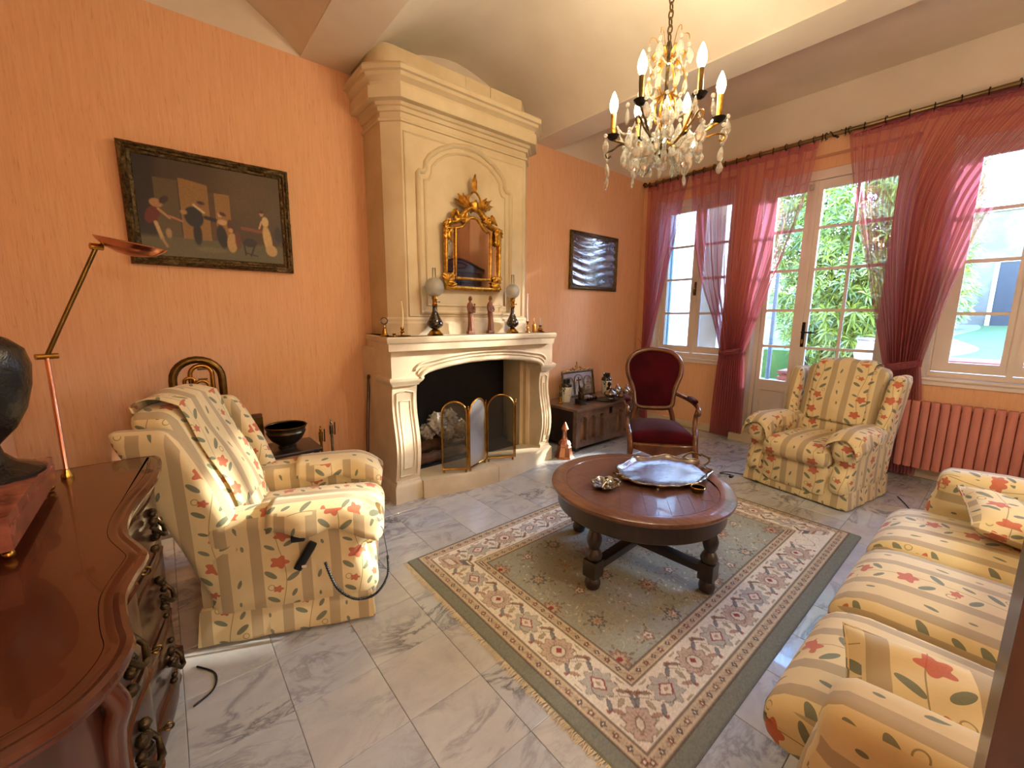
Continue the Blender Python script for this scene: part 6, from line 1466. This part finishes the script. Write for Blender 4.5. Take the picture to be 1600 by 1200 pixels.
# ------------------------------------------------------------------ radiator
ra = thing('column_radiator', 'pink painted cast iron column radiator under the right window', 'radiator', (XW-.10, 0, 0))
yy = .545; k = 0
sg = G(); sg.rbox(-.045, .035, .0015, .0555, .105, .672, .007, 6, lambda x, y, z: (x-.004*math.cos((y-.0285)/.027*PI)*(x < -.03), y, z)); SM = sg.mesh('radiator_section', 'pink_radiator', 50)
while yy > -.20:
    obj('radiator_section', SM, ra, (0, yy-.057, 0)); yy -= .058
g = G(); g.tube([(0, .545, .14), (0, -.22, .14)], .012, 8); g.tube([(0, .545, .62), (0, -.22, .62)], .012, 8); g.tube([(0, .545, .14), (0, .60, .14), (.0, .61, .12), (0, .61, .0)], .009, 8); g.tube([(0, -.22, .62), (.0, -.26, .62), (.0, -.265, .6), (0, -.265, .0)], .009, 8); g.build('pipe', 'pink_radiator', ra, smooth=60)
g = G(); [g.box(.03, .10, y-.01, y+.01, .16, .18) for y in (.45, -.1)]; g.build('wall_bracket', 'pink_radiator', ra)
t = thing('plastic_bundle', 'clear plastic wrapped bundle standing on the floor beside the radiator', 'bundle', (4.66, -.255, 0), .3)
g = G(); g.lathe([(.05, 0), (.06, .05), (.052, .16), (.058, .28), (.04, .36), (.015, .40), (.03, .44)], n=14, fn=lambda x, y, z: (x*(1+.15*math.sin(z*40+y*60)), y*(1+.12*math.sin(z*33+x*70)), z)); g.build('wrapping', 'clear_plastic', t, smooth=30)
t = thing('black_router', 'small black box with thin antenna wire on the sill of the left window', 'router', (4.885, 2.99, .862))
g = G(); g.rbox(-.03, .03, -.055, .055, 0, .03, .004, 4); g.build('box_case', 'black_plastic', t); g = G(); g.tube([(-.02, .05, .028), (-.06, .12, .10), (-.09, .18, .20)], .0015, 5); g.build('antenna_wire', 'black_plastic', t)

# ------------------------------------------------------------------ things behind and beside the camera
pd = thing('wooden_cabinet_door', 'edge of a dark brown panelled wooden door at the bottom right corner', 'door', (.70, -.050, 0), R(-83))
g = G(); g.box(0, .72, -.018, .018, .01, 2.0); g.build('door_panel', 'door_wood', pd)
g = G(); g.box(-.012, .02, -.024, .024, .01, 2.0); g.build('door_edge', 'mahogany_dark', pd)
g = G(); g.box(.10, .13, -.024, .024, .1, 1.9); g.box(.60, .63, -.024, .024, .1, 1.9); g.build('door_moulding', 'door_wood', pd)
ar = thing('carved_armoire', 'tall dark carved armoire with curved cornice, seen in the mirror', 'armoire', (0, 0, 0))
AX0, AX1, AY = 3.75, 4.75, -1.05
g = G(); g.box(AX0, AX1, YF+.02, AY, .05, 1.98); g.build('armoire_body', 'armoire_wood', ar, smooth=0)
n = 16; L = [(AX0-.06, 1.96)]+[(AX0-.06+(AX1-AX0+.12)*i/n, 2.03+.16*math.sin(PI*i/n)**1.5) for i in range(n+1)]+[(AX1+.06, 1.96)]
g = G(); g.prism(L, YF+.02, AY+.06); g.build('cornice', 'armoire_wood', ar, smooth=30)
g = G(); g.tube([(x, AY+.065, z-.012) for x, z in L[1:-1]], .022, 8); g.tube([((AX0+AX1)/2+.17*math.cos(a), AY+.062, 2.07+.045*math.sin(a)) for a in np.linspace(0, 2*PI, 20)[:-1]], .010, 6, True); g.build('cornice_moulding', 'mahogany_dark', ar, smooth=60)
for (a, b_) in ((AX0+.04, (AX0+AX1)/2-.005), ((AX0+AX1)/2+.005, AX1-.04)):
    g = G(); g.box(a, b_, AY, AY+.025, .15, 1.92); d = g.build('door', 'armoire_wood', ar); fr = G(); fr.frame(b_-a-.1, .75, [(0, 0), (0, .015), (.02, .015), (.03, 0)]); 
    for zc in (.58, 1.42): g = G(); g.T = Matrix.Translation(((a+b_)/2, AY+.026, zc)) @ Matrix.Rotation(PI, 4, 'Z'); g.add(fr.v, fr.f); g.build('panel_moulding', 'mahogany_dark', d)
for x in (AX0+.06, AX1-.06):
    g = G(); g.box(x-.04, x+.04, AY-.08, AY, 0, .06); g.build('foot', 'armoire_wood', ar)
t = thing('lidded_jar', 'white porcelain lidded jar on top of the armoire, seen in the mirror', 'jar', (4.15, -1.2, 2.185))
g = G(); g.lathe([(.06, 0), (.065, .03), (.10, .12), (.115, .20), (.10, .27), (.06, .30), (.06, .31)], n=20); g.build('jar_body', 'painted_porcelain', t); g = G(); g.lathe([(.065, .31), (.06, .34), (.03, .37), (.015, .38), (.02, .40), (0, .42)], n=20); g.build('jar_lid', 'painted_porcelain', t)

for k, (x, y, h, w) in enumerate(((.15, -1.15, 1.55, 34), (2.25, -1.30, 1.60, 34))):   # unseen lamps added behind the camera as warm fill for walls and seats
    t = thing('floor_lamp', ['brass floor lamp with cream fabric shade, behind the viewpoint at the left', 'brass floor lamp with cream fabric shade, standing behind the sofa'][k], 'lamp', (x, y, 0))
    g = G(); g.lathe([(.14, 0), (.14, .015), (.02, .03), (.012, .05), (.012, h-.05), (0, h-.05)], n=20); g.build('pole', 'brass', t)
    g = G(); g.lathe([(.20, h-.14), (.13, h+.14)], n=28); g.v, g.f = g.v, g.f[:-2]; g.build('lamp_shade', 'lamp_shade_cloth', t, smooth=60, norm=False)
    g = G(); g.sph((0, 0, h+.0), .035, 12); g.build('bulb', 'lamp_chimney', t)
    ld = bpy.data.lights.new('floor_lamp_light', 'POINT'); lo = bpy.data.objects.new('floor_lamp_light', ld); COL.objects.link(lo); lo.location = (x, y, h); ld.energy = w*1.35; ld.color = (1.0, .96, .83); ld.shadow_soft_size = .06

# ------------------------------------------------------------------ outside
g = G(); g.box(5.2, 10.5, -14, 14, -.12, -.02); g.build('terrace_paving', 'gravel', **ST)
g = G(); g.prism([(10.5, -.3), (10.5, -.02), (10.9, .60), (24, 1.28), (60, 1.5), (60, -.3)], -14, 14); g.build('lawn', 'lawn', kind='stuff')
g = G(); LZ = lambda x: .60+(x-10.9)*.0519; pth = cat_spline([(11, 1.3, 0), (13, .9, 0), (16, 1.5, 0), (20, 1.2, 0), (26, 2.2, 0)], 8)
for i in range(len(pth)-1):
    p, q = pth[i], pth[i+1]; g.add([(p[0], p[1]-.45, LZ(p[0])+.015), (p[0], p[1]+.45, LZ(p[0])+.015), (q[0], q[1]+.45, LZ(q[0])+.015), (q[0], q[1]-.45, LZ(q[0])+.015), (p[0], p[1]-.45, LZ(p[0])-.05), (p[0], p[1]+.45, LZ(p[0])-.05), (q[0], q[1]+.45, LZ(q[0])-.05), (q[0], q[1]-.45, LZ(q[0])-.05)], [(0, 1, 2, 3), (0, 3, 7, 4), (1, 5, 6, 2)])
g.build('garden_path', 'gravel', norm=False, **ST)
wg = thing('white_outbuilding', 'sunlit white wall of a low wing outside the left window', 'building', (0, 0, 0))
g = G(); g.box(5.22, 6.75, 2.35, 2.6, -.02, 3.15); g.box(6.5, 6.75, 2.6, 6, -.02, 3.15); g.build('wall', 'stucco_white', wg, smooth=0)
for i in range(8):
    g = G(); g.tube([(5.35+.19*i, 2.25, 3.17), (5.35+.19*i, 2.62, 3.24)], .085, 8); g.build('roof_tile', 'roof_tile', wg)
g = G(); g.tube([(6.83, 2.28, 0), (6.83, 2.28, 1.0), (6.83, 2.28, 2.0)], .03, 8); tag(g.build('downpipe', 'grey_plastic'), 'grey drainpipe at the end of the white wing outside the door', 'pipe')
rr = random.Random(21)
def rosette(g, c, d, L, n, w):
    d = Vector(d).normalized(); a = Vector((0, 0, 1)) if abs(d.z) < .9 else Vector((1, 0, 0)); x = a.cross(d).normalized(); y = d.cross(x)
    for k in range(n):
        t = 2*PI*k/n+rr.uniform(-.2, .2); o = (x*math.cos(t)+y*math.sin(t)); tip = (d*rr.uniform(.25, .8)+o); tip.normalize(); l = L*rr.uniform(.75, 1.1)
        s = tip.cross(d); s = s.normalized()*w if s.length > 1e-4 else x*w; c_ = Vector(c); m = c_+tip*l*.5+Vector((0, 0, .008)); e = c_+tip*l-Vector((0, 0, l*.18))
        g.add([c_, m+s, e, m-s], [(0, 1, 2, 3)])
def shrub(label, cx, cy, rx, ry, z0, z1, n, L=.20, w=.014, lean=0):
    t = thing('oleander_shrub', label, 'shrub', (0, 0, 0), 0, 'shrubs outside the glazed door')
    for k in range(7):
        x, y = cx+rr.uniform(-rx, rx)*.5, cy+rr.uniform(-ry, ry)*.6; g = G()
        g.tube(cat_spline([(x, y, -.02), (x+rr.uniform(-.1, .1), y+rr.uniform(-.15, .15), z1*.3), (x+rr.uniform(-.2, .2), y+rr.uniform(-.35, .35), z1*.6), (x+rr.uniform(-.3, .3), y+rr.uniform(-.5, .5), z1*.9)], 4), [.028-.0016*i for i in range(13)], 6); g.build('stem', 'bark', t, smooth=60)
    g = G()
    for k in range(n):
        while True:
            u = Vector((rr.uniform(-1, 1), rr.uniform(-1, 1), rr.uniform(-1, 1)))
            if .45 < u.length < 1: break
        z = (z0+z1)/2+u.z*(z1-z0)/2; rosette(g, (cx+u.x*rx, cy+u.y*ry, z), (u.x-.4, u.y, u.z*.6+.5), L, 9, w)
    g.build('foliage', 'leaf_green', t, smooth=0, norm=False, kind='stuff')
shrub('tall leafy green oleander shrub filling the view through the glazed door', 8.6, 2.0, .9, 1.0, .45, 5.0, 2600)
shrub('leafy green oleander shrub seen at the right of the glazed door', 9.0, 1.05, .8, .50, .5, 4.8, 1700)
shrub('leafy shrub far behind the white wing, showing above its roof', 9.6, 4.2, 1.2, 1.3, 1.5, 5.6, 900, .24)
for k, (x, y, w, h, lab) in enumerate(((7.55, 2.0, .6, .50, 'terracotta planter box left of the glazed door view'), (7.7, 1.25, .6, .42, 'terracotta planter box behind the far recliner back'))):
    t = thing('terracotta_planter', lab, 'planter', (x, y, -.02)); g = G(); g.rbox(-.2, .2, -w/2, w/2, 0, h, .02, 4); g.build('planter_box', 'clay_pot', t); g = G(); g.rbox(-.22, .22, -w/2-.02, w/2+.02, h-.10, h-.04, .01, 4); g.rbox(-.22, .22, -w/2-.02, w/2+.02, h, h+.05, .01, 4); g.build('planter_rim', 'clay_pot', t)
t = thing('white_garden_table', 'sunlit white stone garden table outside the glazed door', 'table', (6.5, 1.0, -.02)); g = G(); g.rbox(-.35, .35, -.45, .45, .70, .76, .02, 4); g.build('tabletop', 'stucco_white', t); g = G(); g.rbox(-.2, .2, -.3, .3, 0, .70, .02, 4); g.build('pedestal', 'stucco_white', t)
t = thing('stone_pot', 'pale round stone pot on the white garden table', 'pot', (6.6, 1.08, .74)); g = G(); g.lathe([(.10, 0), (.16, .06), (.19, .18), (.16, .30), (.17, .34), (.14, .33), (.12, .28), (0, .28)], n=20); g.build('pot_shell', 'stucco_white', t); g = G(); g.lathe([(.17, .335), (.185, .35), (.17, .365), (.15, .35), (.17, .335)], n=20); g.build('pot_rim', 'paper', t)
t = thing('white_planter', 'white planter with terracotta rim outside the right window', 'planter', (7.1, .20, -.02)); g = G(); g.rbox(-.3, .3, -.35, .35, 0, .86, .03, 4); g.build('planter_box', 'stucco_white', t); g = G(); g.rbox(-.32, .32, -.37, .37, .86, .90, .01, 4); g.build('planter_rim', 'clay_pot', t)
hs = thing('distant_house', 'grey stuccoed garden house with dark door beyond the lawn, through the right window', 'house', (0, 0, 1.14))
g = G(); g.box(21, 24, -3.2, 1.75, -.02, 3.6); g.box(22.5, 26, -9, -1.0, -.02, 5.6); g.build('wall', 'stucco_grey', hs, smooth=0)
g = G(); g.box(20.94, 21.0, .02, .62, -.02, 2.0); g.build('door', 'dark_recess', hs); g = G(); g.box(20.92, 21, .62, .72, -.02, 2.05); g.box(20.92, 21, -.08, .02, -.02, 2.05); g.box(20.92, 21, -.08, .72, 2.0, 2.1); g.build('door_surround', 'stucco_white', hs)
g = G(); g.box(22.40, 22.5, -2.6, -1.4, 3.9, 4.9); g.build('window', 'dark_recess', hs); g = G(); g.box(20.9, 24.1, -3.3, 1.85, 3.6, 3.75); g.build('coping', 'stucco_white', hs)
shrub('rounded green shrub in front of the distant garden house', 18.5, 1.9, 1.0, 1.0, .9, 3.2, 500, .26, .03)
t = thing('garden_wall', 'long low grey garden wall far behind the lawn', 'wall', (0, 0, 0)); g = G(); g.box(27, 27.4, -14, 14, 0, 2.6); g.build('wall_body', 'stucco_grey', t); g = G(); g.box(26.95, 27.45, -14, 14, 2.6, 2.72); g.build('coping', 'stucco_white', t)

hd = thing('clipped_hedge', 'tall clipped hedge outside to the right, beyond the right window', 'hedge', (0, 0, 0))  # unseen hedge, added to keep low sun off the rug
g = G(); g.rbox(7.9, 8.6, -6, -.12, 0, 2.9, .12, 10); g.build('hedge_core', 'leaf_green', hd, smooth=60)
g = G()
for k in range(900):
    f = rr.random(); y = rr.uniform(-5.9, -.2); z = rr.uniform(.05, 2.9)
    c, d = ((7.9, y, z), (-1, 0, .3)) if f < .5 else (((rr.uniform(7.9, 8.6), y, 2.9), (0, 0, 1)) if f < .75 else ((rr.uniform(7.9, 8.6), -.12, z), (0, 1, .3)))
    rosette(g, c, d, .10, 6, .018)
g.build('foliage', 'leaf_green', hd, smooth=0, norm=False, kind='stuff')
